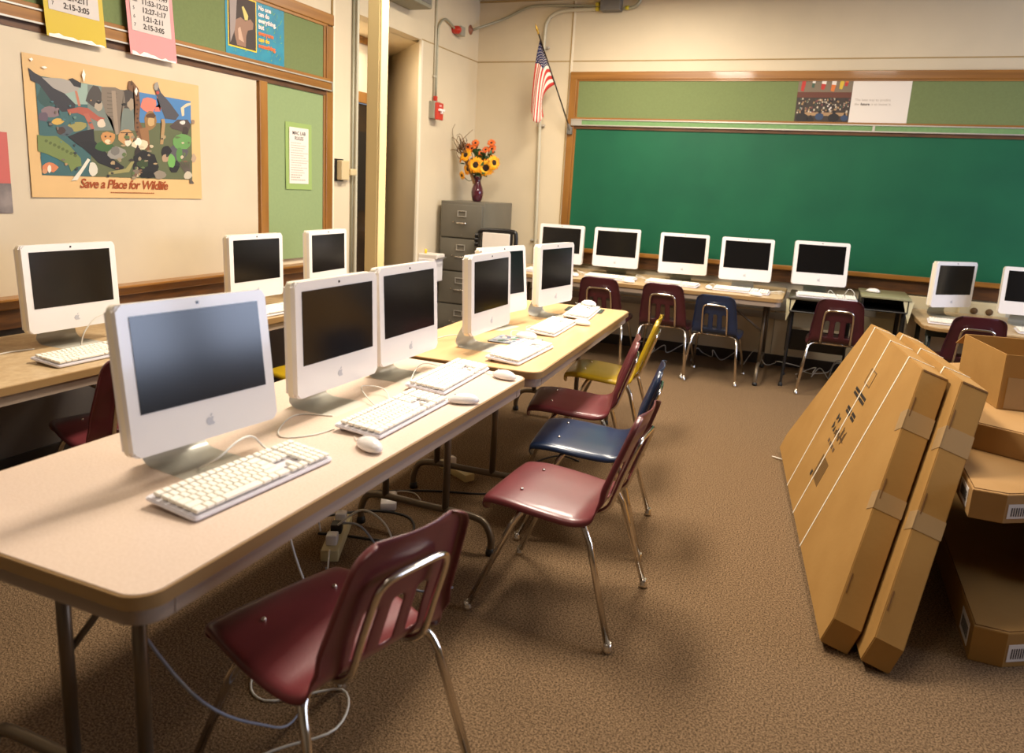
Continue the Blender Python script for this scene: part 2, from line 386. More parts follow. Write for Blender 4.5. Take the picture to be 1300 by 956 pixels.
((92,80,70),((919,208),(929,208),(962,88),(949,85))),
((92,80,70),((939,209),(950,209),(957,88),(944,84))),
((182,150,120),((1001,232),(993,219),(986,209),(977,207),(967,210),(960,221),(965,236),(969,250),(978,258),(988,252),(994,243))),
((150,120,90),((995,435),(994,428),(988,422),(980,421),(974,424),(970,429),(970,435),(973,442),(981,444),(988,444),(994,441))),
((190,176,150),((966,132),(954,120),(941,113),(926,111),(910,112),(901,123),(905,136),(914,146),(928,155),(945,154),(959,145))),
((44,42,44),((414,110),(412,106),(408,102),(403,105),(399,110),(402,117),(409,118),(415,117))),
((170,140,96),((437,278),(437,274),(431,274),(425,273),(423,277),(425,281),(432,284),(438,282))),
((120,84,60),((934,209),(929,206),(919,204),(906,204),(900,207),(904,212),(919,215),(930,212))),
((90,110,60),((921,248),(915,240),(911,238),(906,239),(904,247),(905,257),(912,259),(918,258))),
((44,42,44),((549,304),(545,297),(535,296),(528,298),(524,302),(527,307),(536,311),(544,308))),
((196,176,140),((592,119),(592,112),(586,112),(580,112),(580,118),(580,125),(587,126),(591,124))),
((150,130,100),((685,252),(683,247),(669,247),(655,246),(653,250),(660,253),(669,255),(681,255))),
((90,110,60),((892,340),(878,336),(869,332),(851,331),(849,336),(853,342),(869,344),(879,342))),
((150,130,100),((594,156),(588,149),(579,146),(574,151),(572,155),(571,163),(580,164),(590,164))),
((170,140,96),((606,129),(604,123),(600,120),(596,123),(592,129),(597,135),(601,139),(605,136))),
((150,130,100),((524,223),(522,218),(517,214),(512,217),(509,222),(510,230),(518,234),(523,228))),
((60,52,46),((800,234),(795,229),(789,226),(781,226),(782,233),(781,239),(790,239),(796,238))),
((44,42,44),((579,157),(575,150),(568,150),(564,151),(560,156),(564,161),(569,164),(575,162))),
((120,84,60),((619,136),(615,133),(607,131),(596,132),(588,135),(598,138),(607,140),(617,139))),
((150,130,100),((660,198),(653,196),(644,193),(635,194),(634,197),(635,200),(645,202),(657,202))),
((196,176,140),((699,279),(695,272),(686,267),(676,270),(671,277),(676,284),(686,284),(694,283))),
((120,84,60),((587,123),(581,118),(575,114),(568,116),(565,122),(570,127),(576,130),(581,127))),
((60,52,46),((442,126),(437,121),(430,120),(424,122),(422,125),(425,129),(430,131),(436,130))),
((170,140,96),((526,269),(515,264),(506,262),(498,263),(489,267),(496,272),(507,273),(515,272))),
((170,140,96),((720,187),(715,183),(706,181),(696,182),(691,185),(696,189),(706,191),(718,190))),
((44,42,44),((765,326),(763,319),(756,316),(752,321),(748,325),(750,332),(756,332),(763,333))),
((196,176,140),((638,269),(631,264),(620,261),(607,262),(599,266),(610,271),(620,275),(631,273))),
((150,130,100),((579,315),(573,309),(566,307),(559,307),(555,313),(560,319),(567,323),(577,322))),
((150,130,100),((616,207),(612,200),(605,197),(596,198),(595,206),(598,213),(606,219),(613,213))),
((90,110,60),((569,130),(567,122),(558,123),(551,122),(550,129),(554,134),(559,139),(567,138))),
((120,84,60),((475,152),(473,147),(464,147),(454,146),(450,151),(457,154),(464,156),(472,155))),
((170,140,96),((603,319),(604,316),(597,313),(593,315),(591,318),(594,321),(598,323),(605,324))),
((120,84,60),((547,306),(540,297),(532,296),(522,295),(523,304),(524,312),(533,313),(544,315))),
((120,84,60),((593,308),(587,303),(581,297),(572,299),(574,306),(574,312),(582,313),(588,312))),
((170,140,96),((784,333),(779,326),(772,321),(764,322),(761,331),(767,338),(773,341),(781,341))),
((90,110,60),((635,163),(634,158),(623,156),(616,159),(606,162),(617,165),(624,167),(631,166))),
((90,110,60),((523,224),(518,218),(509,211),(499,215),(495,222),(501,230),(510,234),(518,230))),
((60,52,46),((568,198),(563,191),(551,190),(542,191),(535,196),(544,201),(552,205),(560,203))),
((170,140,96),((449,177),(451,169),(439,169),(427,168),(424,176),(430,183),(440,188),(451,185))),
((196,176,140),((907,233),(899,227),(893,221),(884,223),(881,231),(885,238),(894,242),(901,239))),
((150,130,100),((675,230),(671,224),(664,224),(657,224),(655,229),(659,233),(665,236),(669,233))),
((196,176,140),((913,311),(907,307),(900,304),(894,306),(892,309),(893,313),(901,315),(909,315))),
((170,140,96),((766,334),(763,328),(757,325),(749,323),(750,332),(751,340),(758,343),(767,343))),
((90,110,60),((548,313),(542,306),(532,302),(521,304),(514,310),(520,319),(533,319),(544,320))),
((90,110,60),((951,314),(950,310),(945,308),(940,309),(939,314),(939,319),(945,321),(952,320))),
((90,110,60),((585,158),(583,154),(579,148),(575,153),(569,157),(575,162),(580,165),(584,162))),
((44,42,44),((878,192),(871,182),(857,180),(844,182),(839,190),(843,200),(858,204),(869,200))),
((150,130,100),((489,196),(490,187),(478,182),(471,189),(465,194),(469,203),(480,205),(491,205))),
((44,42,44),((539,327),(536,324),(532,319),(525,320),(523,326),(528,331),(533,336),(537,331))),
((150,130,100),((581,108),(572,103),(563,100),(550,101),(550,107),(550,113),(563,114),(573,112))),
((120,84,60),((617,147),(610,143),(605,140),(600,143),(596,146),(599,151),(606,152),(614,152))),
((50,60,66),((124,333),(121,330),(113,328),(105,328),(102,331),(105,334),(114,336),(119,334))),
((50,60,66),((202,299),(201,296),(195,296),(189,295),(189,298),(191,301),(196,302),(201,301))),
((50,60,66),((154,422),(153,417),(149,415),(143,415),(142,421),(146,425),(150,431),(154,427))),
((50,60,66),((241,140),(239,134),(232,130),(226,133),(224,139),(228,143),(233,147),(241,146))),
((50,60,66),((235,251),(234,247),(229,244),(224,247),(222,250),(224,254),(230,256),(234,254))),
((50,60,66),((116,347),(111,344),(107,339),(102,342),(100,346),(102,350),(107,351),(113,351))),
((110,96,84),((122,339),(118,334),(111,332),(103,332),(104,337),(105,341),(111,343),(118,343))),
((60,110,120),((193,366),(187,363),(181,360),(173,361),(172,364),(175,367),(182,370),(189,369))),
((110,96,84),((150,395),(148,391),(143,387),(138,389),(136,394),(139,399),(144,401),(148,399))),
((90,130,120),((247,382),(246,376),(238,374),(233,376),(231,380),(233,385),(239,386),(247,387))),
((60,110,120),((137,441),(134,437),(127,436),(122,437),(120,439),(123,442),(127,445),(133,444))),
((60,110,120),((329,366),(330,363),(324,361),(318,362),(316,365),(319,368),(324,369),(328,368))),
((110,96,84),((153,322),(150,315),(145,313),(141,316),(141,321),(141,327),(146,330),(151,328))),
((90,130,120),((165,260),(164,258),(160,257),(156,258),(154,260),(156,262),(160,264),(165,263))),
((60,110,120),((228,352),(226,348),(219,346),(215,348),(214,351),(216,354),(220,357),(224,355))),
((60,110,120),((225,433),(222,429),(218,426),(214,429),(211,431),(215,434),(219,437),(223,436))),
((170,130,80),((186,158),(184,154),(178,151),(172,152),(172,157),(172,163),(179,164),(185,163))),
((170,130,80),((337,472),(337,469),(333,468),(329,467),(327,471),(330,474),(333,475),(336,474))),
((170,130,80),((218,396),(218,390),(214,388),(212,391),(210,395),(212,399),(215,402),(220,402))),
((60,110,120),((238,357),(237,353),(232,351),(228,353),(226,356),(230,359),(233,361),(237,361))),
((50,60,66),((239,214),(236,208),(229,207),(225,210),(221,213),(223,217),(230,219),(236,218))),
((110,96,84),((175,179),(174,176),(166,174),(158,175),(156,178),(159,182),(166,183),(172,182))),
]
LAMPS = [(-1.0, .2, 12), (-1.4, 3.2, 78), (-1.5, 5.6, 58), (.4, 3.7, 34), (.6, 5.6, 4)]
WINP = 46
EXPO = 0.75
# ------------------------------------------------------------------ the room
XL, YB, XR, YF, ZC = -3.42, 7.2, 4.3, -2.6, 3.285
bm = BM(); addbox(bm, (XL-.9+XR)/2, (YB+YF)/2, -.05, XR-XL+1.3, YB-YF+.4, .1); struct('floor', bm, M['carpet'])
bm = BM(); addbox(bm, (XL-.9+XR)/2, (YB+YF)/2, ZC+.05, XR-XL+1.3, YB-YF+.4, .1); struct('ceiling', bm, M['ceil'])
bm = BM(); addbox(bm, (XL+XR)/2, YB+.06, ZC/2, XR-XL+.4, .12, ZC); struct('wall_back', bm, M['wall'])
bm = BM(); addbox(bm, (XL+XR)/2, YF-.06, ZC/2, XR-XL+.4, .12, ZC); struct('wall_front', bm, M['farpaint'])
# left wall with the recess opening (Y 5.08-6.05, up to z 2.7)
bm = BM()
addbox(bm, XL-.06, (YF+5.08)/2, ZC/2, .12, 5.08-YF, ZC)
addbox(bm, XL-.06, (5.08+6.05)/2, (2.7+ZC)/2, .12, .97, ZC-2.7)
prism(bm, [(XL, 6.05), (XL, YB), (XL-.12, YB), (XL-.12, 6.19)], 0, ZC)
struct('wall_left', bm, M['wall'])
# recess: soffit, splayed side, back with a wood-framed dark door
bm = BM()
prism(bm, [(XL-.11, 5.08), (XL-.11, 6.2), (-4.3, 7.08), (-4.5, 7.08), (-4.5, 5.08)], 2.7, 2.74)
prism(bm, [(XL-.001, 6.051), (XL-.001, 6.16), (-4.36, 7.06), (-4.36, 6.96)], 0, 2.7)
addbox(bm, -3.98, 5.04, 1.35, 1.0, .08, 2.7)
addbox(bm, -3.96, 5.62, 2.43, .1, 1.08, .42)
prism(bm, [(-3.91, 6.14), (-4.0, 6.14), (-4.46, 7.06), (-4.35, 7.06)], 0, 2.7)
struct('wall_recess', bm, M['alcove'])
bm = BM()
addbox(bm, -3.9, 5.62, 2.68, .03, 1.08, .08); addbox(bm, -3.9, 5.62, 2.19, .04, 1.08, .09)
addbox(bm, -3.9, 6.12, 1.07, .04, .05, 2.15); addbox(bm, -3.9, 5.11, 1.07, .04, .06, 2.15)
d = struct('door_1', bm, M['wood'])
bm = BM(); addbox(bm, -3.95, 5.62, 1.07, .04, .96, 2.14); addbox(bm, -3.925, 5.86, 1.55, .02, .34, .7, mi=1)
o = obj('door_panel', bm, [M['doorin'], M['black']], d)
bm = BM(); lathe(bm, [(0, 0), (.03, .002), (.034, .02), (.02, .045), (0, .05)], 14, mx=Matrix.Translation((-3.93, 6.03, 1.02)) @ Matrix.Rotation(PI/2, 4, 'Y')); obj('door_knob', bm, M['chrome'], d)
# right wall with a long band of windows (beyond the frame, the daylight comes through it)
WY = [(2.5, 4.2), (4.5, 6.2)]
bm = BM()
addbox(bm, XR+.06, (YF+YB)/2, .45, .12, YB-YF, .9); addbox(bm, XR+.06, (YF+YB)/2, (2.75+ZC)/2, .12, YB-YF, ZC-2.75)
ys = [YF]+[v for w in WY for v in w]+[YB]
for a, b in zip(ys[::2], ys[1::2]): addbox(bm, XR+.06, (a+b)/2, 1.825, .12, b-a, 1.85)
struct('wall_right', bm, M['farpaint'])
for i, (a, b) in enumerate(WY):
    bm = BM()
    for z in (.92, 1.85, 2.73): addbox(bm, XR+.05, (a+b)/2, z, .05, b-a, .05)
    for y in (a+.02, (a+b)/2, b-.02): addbox(bm, XR+.05, y, 1.825, .05, .045, 1.85)
    struct('window_%d' % (i+1), bm, M['glass'])
# baseboards
bm = BM(); addbox(bm, (XL+XR)/2, YB-.008, .05, XR-XL, .016, .1, .003); struct('baseboard_back', bm, M['base'])
bm = BM(); addbox(bm, XL+.008, (YF+5.08)/2, .05, .016, 5.08-YF, .1, .003); addbox(bm, XL+.008, 6.62, .05, .016, 1.1, .1, .003); struct('baseboard_left', bm, M['base'])
bm = BM(); addbox(bm, XR-.008, (YF+YB)/2, .05, .016, YB-YF, .1, .003); struct('baseboard_right', bm, M['base'])
# wall seams and corner beads
bm = BM(); addbox(bm, (XL+XR)/2, YB-.002, 2.706, XR-XL, .004, .010); struct('trim_1', bm, M['seam'])
bm = BM(); addbox(bm, XL+.002, 6.62, 2.706, .004, 1.14, .008); struct('trim_2', bm, M['seam'])
bm = BM(); addbox(bm, -2.432, YB-.003, 1.6, .010, .006, 3.3, mi=0); addbox(bm, -2.415, YB-.003, 1.6, .02, .006, 3.3, mi=1); struct('trim_3', bm, [M['seam'], M['creamtrim']])
bm = BM(); addbox(bm, (XL+XR)/2, YB-.004, 3.272, XR-XL, .008, .018); struct('trim_4', bm, M['seam'])
bm = BM(); addbox(bm, XL-.01, 6.058, 1.35, .03, .03, 2.7, .006); struct('trim_5', bm, M['creamtrim'])
bm = BM(); addbox(bm, XL+.004, 4.755, 1.6, .012, .022, 3.2, mi=1); addbox(bm, XL+.006, 4.735, 1.6, .014, .01, 3.2, mi=0); struct('trim_6', bm, [M['seam'], M['creamtrim']])
# lower wall panelling behind the back desks: two darker bands and joints
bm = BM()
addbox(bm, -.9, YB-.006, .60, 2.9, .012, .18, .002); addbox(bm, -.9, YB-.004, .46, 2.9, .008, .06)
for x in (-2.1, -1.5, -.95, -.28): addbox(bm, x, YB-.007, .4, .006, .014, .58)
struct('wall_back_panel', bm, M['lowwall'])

bm = BM(); addbox(bm, XL+.003, (YF+5.07)/2, .36, .006, 5.07-YF, .72); struct('wall_left_lower', bm, M['leftlow'])  # thin grey layer over the lower left wall, darker than the wall above
# ------------------------------------------------------------------ chalkboard on the back wall
CL, CR = -2.41, 3.9
t = thing('chalkboard', 'long green chalkboard with oak frame and green tackboard strip on the far wall', 'chalkboard', (0, YB, .8))
def part(name, bm, mats, par, smooth=None):
    """world-built mesh made a child of an Empty root without moving it"""
    o = obj(name, bm, mats, par, smooth=smooth); o.data.transform(par.matrix_basis.inverted() if par.parent is None else (par.parent.matrix_basis @ par.matrix_basis).inverted()); return o
bm = BM(); addbox(bm, (CL+CR)/2, YB-.010, 1.52, CR-CL-.12, .02, 1.2); part('writing_surface', bm, M['board'], t)
bm = BM(); addbox(bm, (CL+CR)/2, YB-.012, 2.35, CR-CL-.12, .02, .40); part('tackboard', bm, M['tack'], t)
bm = BM()
addbox(bm, (CL+CR)/2, YB-.018, 2.57, CR-CL, .036, .07, .005)
addbox(bm, (CL+CR)/2, YB-.014, 2.53, CR-CL-.1, .028, .02)
addbox(bm, (CL+CR)/2, YB-.016, 2.176, CR-CL-.12, .03, .016); addbox(bm, (CL+CR)/2, YB-.016, 2.092, CR-CL-.12, .03, .03, mi=1)
part('frame_rail', bm, [M['woodh'], M['wooddk']], t)
for x in (CL+.035, CR-.035):
    bm = BM(); addbox(bm, x, YB-.0175, 1.70, .068, .034, 1.69, .004); addbox(bm, x+(.045 if x < 0 else -.045), YB-.012, 1.72, .022, .024, 1.68, .003); part('frame_stile', bm, M['wood'], t)
bm = BM()
addbox(bm, (CL+CR)/2, YB-.03, 2.137, CR-CL-.08, .02, .052, mi=0)
addbox(bm, (CL+CR)/2, YB-.035, 2.163, CR-CL-.08, .026, .010, mi=1); addbox(bm, (CL+CR)/2, YB-.035, 2.111, CR-CL-.08, .026, .010, mi=1)
addbox(bm, CL+.095, YB-.038, 2.137, .11, .012, .05, mi=1); addbox(bm, .31, YB-.04, 2.137, .02, .012, .056, mi=1)
part('map_rail', bm, [M['maprail'], M['alu']], t)
bm = BM()
addbox(bm, (CL+CR)/2, YB-.045, .903, CR-CL, .09, .022, .005); addbox(bm, (CL+CR)/2, YB-.085, .915, CR-CL, .014, .04, .004)
addbox(bm, (CL+CR)/2, YB-.02, .835, CR-CL-.05, .04, .11, mi=1)
part('chalk_tray', bm, [M['woodh'], M['wooddk']], t)

# ------------------------------------------------------------------ framed board on the left wall
BL, BR = .6, 4.72
t = thing('wall_board', 'oak-framed cream and green board covering the side wall', 'board', (XL, 2.6, .75))
bm = BM(); addbox(bm, XL+.012, (BL+3.94)/2, 1.46, .024, 3.94-BL-.04, 1.20); part('cream_panel', bm, M['whiteboard'], t)
bm = BM(); addbox(bm, XL+.010, 4.335, 1.49, .02, .62, 1.16); part('green_panel', bm, M['tack2'], t)
bm = BM(); addbox(bm, XL+.010, (BL+BR)/2, 2.34, .02, BR-BL-.1, .38); part('tackboard', bm, M['tack'], t)
bm = BM()
addbox(bm, XL+.018, (BL+BR)/2, 2.575, .036, BR-BL, .075, .005); addbox(bm, XL+.014, (BL+BR)/2, 2.53, .026, BR-BL-.12, .02)
addbox(bm, XL+.018, (BL+BR)/2, 2.165, .034, BR-BL-.08, .02, .003)
addbox(bm, XL+.03, (BL+BR-.04)/2, 2.12, .025, BR-BL-.02, .055, .003)
addbox(bm, XL+.014, (BL+BR)/2, 2.072, .03, BR-BL-.12, .035, mi=1)
part('frame_rail', bm, [M['woody'], M['wooddk']], t)
for y, w in ((BR-.04, .08), (BR-.095, .026), (3.98, .075), (BL+.04, .08)):
    bm = BM(); addbox(bm, XL+.0155, y, 1.685 if w != .075 else 1.46, .032 if w > .03 else .024, w, 1.69 if w != .075 else 1.2, .004); part('frame_stile', bm, M['wood'], t)
bm = BM()
for z in (2.150, 2.092): addbox(bm, XL+.045, (BL+BR-.04)/2, z, .008, BR-BL-.02, .008)
addbox(bm, XL+.045, BR-.032, 2.121, .008, .008, .066)
part('rail_edge', bm, M['alu'], t)
bm = BM()
addbox(bm, XL+.03, (BL+BR)/2, .835, .06, BR-BL, .05, .006, mi=0); addbox(bm, XL+.05, (BL+BR)/2, .862, .10, BR-BL, .014, .004, mi=0)
addbox(bm, XL+.02, (BL+BR)/2, .77, .04, BR-BL-.06, .10, mi=1)
part('chalk_tray', bm, [M['woody'], M['wooddk']], t)

# ------------------------------------------------------------------ papers and posters
def sheet(name, label, cat, y0, y1, z0, z1, m, x=XL+.026, curl=0, group=None, skew=0, xt=None):
    """a paper on the left wall with a slight curl; returns its root"""
    t = thing(name, label, cat, (x, (y0+y1)/2, z0), 0, group)
    bm = BM(); n = 14; k = 10; g = []
    for j in range(k+1):
        row = []
        for i in range(n+1):
            u, v = i/n, j/k
            xx = x+.001+curl*((2*u-1)**4*.6+(1-v)**3*.6)+(0 if xt is None else (xt-x)*v)
            row.append(bm.verts.new((xx, y0+(y1-y0)*u+skew*(v), z0+(z1-z0)*v)))
        g.append(row)
    for j in range(k):
        for i in range(n):
            f = bm.faces.new((g[j][i], g[j][i+1], g[j+1][i+1], g[j+1][i]))
    part('paper_sheet', bm, m, t); return t
# wildlife poster
t = sheet('poster', 'tan wildlife poster crowded with painted animals on cream board', 'poster', 2.40, 3.435, 1.317, 1.955, M['poster'], curl=.004)
px = XL+.0305
bm = BM(); mats = []; idx = {}
for li, (c, P) in enumerate(ART):
    if c not in idx: idx[c] = len(mats); mats.append(artmat(c))
    if len(P) < 3: continue
    z = px+.0006+li*.00002
    try: f = poly(bm, [(z, 2.40+a/1000, 1.317+b/1000) for a, b in P], idx[c])
    except Exception: pass
bmesh.ops.triangulate(bm, faces=bm.faces[:])
part('animal_picture', bm, mats, t)
bm = BM(); textbm(bm, 'Save a Place for Wildlife', .063, LW(2.645, 1.366, px+.001), shear=.3, spacing=.9, bold=.0012)
for k in range(22): addbox(bm, px+.001, 2.824+k*.0125, 1.345, .0006, .008, .005)
part('lettering', bm, M['brownink'], t)
bm = BM()
for (y, z, w, h) in ((2.44, 1.93, .02, .008), (2.50, 1.905, .03, .006), (2.70, 1.90, .02, .03), (3.00, 1.865, .022, .022)):
    poly(bm, [(px+.0045, y-w/2, z), (px+.0045, y, z-h), (px+.0045, y+w/2, z+h*.2), (px+.0045, y+w*.1, z+h)])
part('clear_tape', bm, M['gloss'], t)
# sheet at the left edge: coral with a grey photograph
t = sheet('notice', 'coral sheet with a grey photograph at its foot, cut by the picture edge', 'notice', 2.06, 2.308, 1.245, 1.60, M['coral'])
bm = BM(); addbox(bm, XL+.0285, 2.184, 1.311, .001, .247, .131); part('grey_photograph', bm, M['greyphoto'], t)
# schedules hanging over the rail
def schedule(name, label, y0, y1, z0, z1, m, rows, skew, x=XL+.052):
    t = sheet(name, label, 'schedule', y0, y1, z0, z1, m, x=x, curl=.006, group=None, skew=skew)
    w = y1-y0
    bm = BM(); n = 8
    g = [[(x+.004+.006*((2*(.08+.84*i/n)-1)**4*.6), y0+w*(.08+.84*i/n)+skew*(.26+.74*j), z0+(z1-z0)*(.26 if j == 0 else 1.0)) for i in range(n+1)] for j in (0, 1)]
    for i in range(n): poly(bm, [g[0][i], g[0][i+1], g[1][i+1], g[1][i]])
    part('printed_page', bm, M['papershade'], t)
    bm = BM()
    for k, (a, b) in enumerate(rows):
        z = z0+(z1-z0)*.26+.018+k*.040; sk = skew*((z-z0)/(z1-z0))
        if a: textbm(bm, a, .024 if len(a) < 3 else .013, LW(y0+w*.13+sk, z+.004, x+.0055))
        textbm(bm, b, .036, LW(y0+w*.32+sk, z, x+.0055), bold=.0006)
    part('lettering', bm, M['darkprint'], t)
    bm = BM()
    P = []
    for i in range(13): P.append((x+.0075, y0+.012+(w-.02)*i/12, z0+.004+random.uniform(0, .018)))
    for i in range(12): poly(bm, [(x+.0075, P[i][1], z0-.001), (x+.0075, P[i+1][1], z0-.001), P[i+1], P[i]])
    part('crumpled_plastic_edge', bm, M['gloss'], t)
    return t
schedule('schedule', 'yellow-bordered bell schedule in plastic hanging over the board rail', 2.505, 2.815, 2.045, 2.50, M['paperyel'],
         [('7', '2:15-3:05'), ('6', '1:21-2:11'), ('5', '12:27-1:17'), ('Lunch', '11:53-12:23')], -.02)
schedule('schedule', 'pink-bordered bell schedule in plastic hanging over the board rail', 2.955, 3.255, 2.045, 2.50, M['paperpink'],
         [('7', '2:15-3:05'), ('6', '1:21-2:11'), ('5', '12:27-1:17'), ('Lunch', '11:53-12:23'), ('4', '10:59-11:49')], -.025)
# teal poster on the tackboard
t = sheet('poster', 'teal poster with a dark statue photograph and coloured slogan', 'poster', 3.665, 4.19, 2.175, 2.53, M['teal'], x=XL+.022)
bm = BM(); x = XL+.0245
for k in range(120):
    y, z = random.uniform(3.69, 4.17), random.uniform(2.19, 2.515); a = random.uniform(0, PI); l = random.uniform(.004, .014); w = .002
    dy, dz = math.cos(a)*l, math.sin(a)*l
    poly(bm, [(x, y-dy, z-dz), (x, y-dy*.9+w, z-dz*.9-w), (x, y+dy, z+dz), (x, y+dy*.9-w, z+dz*.9+w)])
part('confetti_pattern', bm, M['lime'], t)
bm = BM(); x = XL+.0247
addbox(bm, x, 3.805, 2.37, .0008, .245, .30, mi=0); addbox(bm, x+.0003, 3.805, 2.37, .0008, .232, .285, mi=1)
x += .001
poly(bm, [(x, 3.70, 2.24), (x, 3.70, 2.50), (x, 3.76, 2.50), (x, 3.745, 2.33)], 4)
poly(bm, [(x+.0001, 3.755, 2.235), (x+.0001, 3.735, 2.30), (x+.0001, 3.75, 2.38), (x+.0001, 3.79, 2.40), (x+.0001, 3.83, 2.385), (x+.0001, 3.875, 2.405), (x+.0001, 3.90, 2.385), (x+.0001, 3.895, 2.35), (x+.0001, 3.85, 2.335), (x+.0001, 3.835, 2.30), (x+.0001, 3.83, 2.235)], 2)
poly(bm, [(x+.0002, 3.77, 2.27), (x+.0002, 3.765, 2.33), (x+.0002, 3.785, 2.345), (x+.0002, 3.80, 2.30), (x+.0002, 3.815, 2.26)], 5)
poly(bm, [(x+.0003, 3.825, 2.39), (x+.0003, 3.815, 2.42), (x+.0003, 3.80, 2.46), (x+.0003, 3.815, 2.468), (x+.0003, 3.835, 2.445), (x+.0003, 3.855, 2.42), (x+.0003, 3.85, 2.395)], 3)
part('photograph', bm, [M['ylw'], M['darkprint'], artmat((150,104,78)), artmat((212,190,90)), artmat((150,132,124)), artmat((196,154,124))], t)
bm = BM(); x = XL+.026
for k, s in enumerate(('No one', 'can do', 'everything,', 'but')): textbm(bm, s, .037, LW(3.945, 2.478-k*.037, x), mi=0, bold=.0012)
for k, (s, mi) in enumerate((('everyone', 1), ('can do', 2), ('something.', 1))): textbm(bm, s, .037, LW(3.945, 2.33-k*.037, x), mi=mi, bold=.0012)
part('lettering', bm, [M['whiteprint'], M['orange'], M['ylw']], t)
# lab rules
t = sheet('notice', 'white rules sheet on green backing, on the pale green board panel', 'notice', 4.195, 4.475, 1.388, 1.835, M['paperg'], x=XL+.021, curl=.006)
bm = BM(); x = XL+.027; addbox(bm, x, 4.335, 1.615, .001, .205, .375); part('printed_page', bm, M['paper'], t)
bm = BM(); textbm(bm, 'MAC LAB\nRULES', .034, LW(4.335, 1.755, x+.001), align='CENTER', bold=.0004)
part('lettering', bm, M['darkprint'], t)
bm = BM(); rr = random.Random(3)
for k in range(16):
    z = 1.70-k*.0165; w = rr.uniform(.09, .17); y = 4.25
    while y < 4.25+w: l = rr.uniform(.008, .022); addbox(bm, x+.001, y+l/2, z, .0006, l, .005 if k < 13 else .008); y += l+.005
part('small_print', bm, M['greyprint'], t)
# print on the far wall: photograph half and white half
def bsheet(x0, x1, z0, z1, m, name, par, d=.024): bm = BM(); addbox(bm, (x0+x1)/2, YB-d, (z0+z1)/2, x1-x0, .0016, z1-z0); return part(name, bm, m, par)
t = thing('poster', 'wide print with a flag-hung workshop photo beside a white panel with a slogan', 'poster', (.11, YB-.022, 2.17))
bsheet(.105, .550, 2.172, 2.533, M['paper'], 'white_panel', t)
bm = BM(); rr = random.Random(8); y = YB-.0235
def q(x0, x1, z0, z1, mi, d=0): poly(bm, [(x0, y-.0006-d, z0), (x1, y-.0006-d, z0), (x1, y-.0006-d, z1), (x0, y-.0006-d, z1)], mi)
cols = [(58,44,36), (124,106,82), (104,48,30), (200,40,28), (226,214,200), (226,110,30), (220,180,30), (40,64,100), (24,20,22), (170,130,84), (196,178,150), (120,60,60), (60,90,70)]
q(-.33, .105, 2.178, 2.533, 0); q(-.33, .105, 2.43, 2.533, 1, .0002); q(-.33, .105, 2.385, 2.43, 2, .0003)
for xx, w, ca, cb, l in ((-.30, .03, 3, 3, .10), (-.215, .022, 4, 12, .07), (-.14, .035, 4, 3, .085), (-.06, .035, 4, 5, .10), (.005, .03, 6, 6, .08), (.045, .025, 5, 3, .055)):
    poly(bm, [(xx, y-.0014, 2.533), (xx+w, y-.0014, 2.533), (xx+w*.9, y-.0014, 2.533-l*.5), (xx-.004, y-.0014, 2.533-l*.45)], ca)
    poly(bm, [(xx-.004, y-.0015, 2.533-l*.4), (xx+w*.9, y-.0015, 2.533-l*.45), (xx+w*.6, y-.0015, 2.533-l), (xx-.006, y-.0015, 2.533-l*.92)], cb)
for k in range(150):
    a, b = rr.uniform(-.325, .09), rr.uniform(2.25, 2.37); s = rr.uniform(.005, .014)
    q(a, a+s, b, b+s*1.3, rr.choice([10, 9, 11, 4, 8, 8, 0, 12, 10, 9]), .0004+k*.000004)
q(-.25, .09, 2.235, 2.262, 9, .0014)
for cx, cz, s, c in ((-.27, 2.215, .05, 8), (-.13, 2.23, .035, 7), (-.015, 2.22, .045, 8), (.07, 2.22, .03, 7), (-.2, 2.2, .03, 8)):
    P = [(cx+s*math.cos(a)*(.6 if math.sin(a) > .5 else 1), y-.0024, cz+s*math.sin(a)*.9) for a in [i*PI/6 for i in range(12)]]
    poly(bm, P, c); poly(bm, [(cx+s*.3*math.cos(a), y-.0026, cz+s*1.0+s*.34*math.sin(a)) for a in [i*PI/5 for i in range(10)]], 8)
part('photograph', bm, [artmat(c) for c in cols], t)
bm = BM(); textbm(bm, 'The best way to predict', .028, BW(.135, 2.36, YB-.0252)); textbm(bm, 'the', .028, BW(.135, 2.325, YB-.0252)); textbm(bm, 'is to invent it.', .028, BW(.262, 2.325, YB-.0252))
textbm(bm, 'future', .028, BW(.183, 2.325, YB-.0252), mi=1, bold=.0008)
part('lettering', bm, [M['greyprint'], M['darkprint']], t)

# ------------------------------------------------------------------ wall fittings
def run(name, label, cat, P, r, m, group=None, seg=10, n=4, clips=()):
    bm = BM(); tube(bm, smoothpath(P, n), r, seg)
    o = obj(name, bm, m); lo = min(P, key=lambda p: p[2]); rebase(o, lo); tag(o, label, cat, group)
    return o
run('conduit', 'pale metal conduit running up beside the recess edge', 'conduit', [(XL+.02, 5.035, .3), (XL+.02, 5.035, 1.6), (XL+.02, 5.035, 3.28)], .014, M['conduit'])
run('conduit', 'dull green-grey conduit against the side wall just before the recess', 'conduit', [(XL+.012, 4.995, .3), (XL+.012, 4.995, 3.28)], .011, M['conduitdk'], n=1)
a = run('conduit', 'thin conduit dropping from the ceiling to the red fire alarm', 'conduit', [(XL+.012, 6.275, 2.24), (XL+.012, 6.275, 3.28)], .010, M['conduit'], n=1)
bm = BM(); addbox(bm, XL+.01, 6.275, 2.43, .02, .05, .018, .003); part('pipe_clip', bm, M['conduit'], a)
run('conduit', 'short bent conduit curving from the fire alarm up to a red signal box', 'conduit', [(XL+.012, 6.315, 2.25), (XL+.012, 6.315, 2.78), (XL+.02, 6.34, 2.90), (XL+.03, 6.42, 2.95), (XL+.03, 6.54, 2.93), (XL+.03, 6.60, 2.905)], .010, M['conduitdk'])
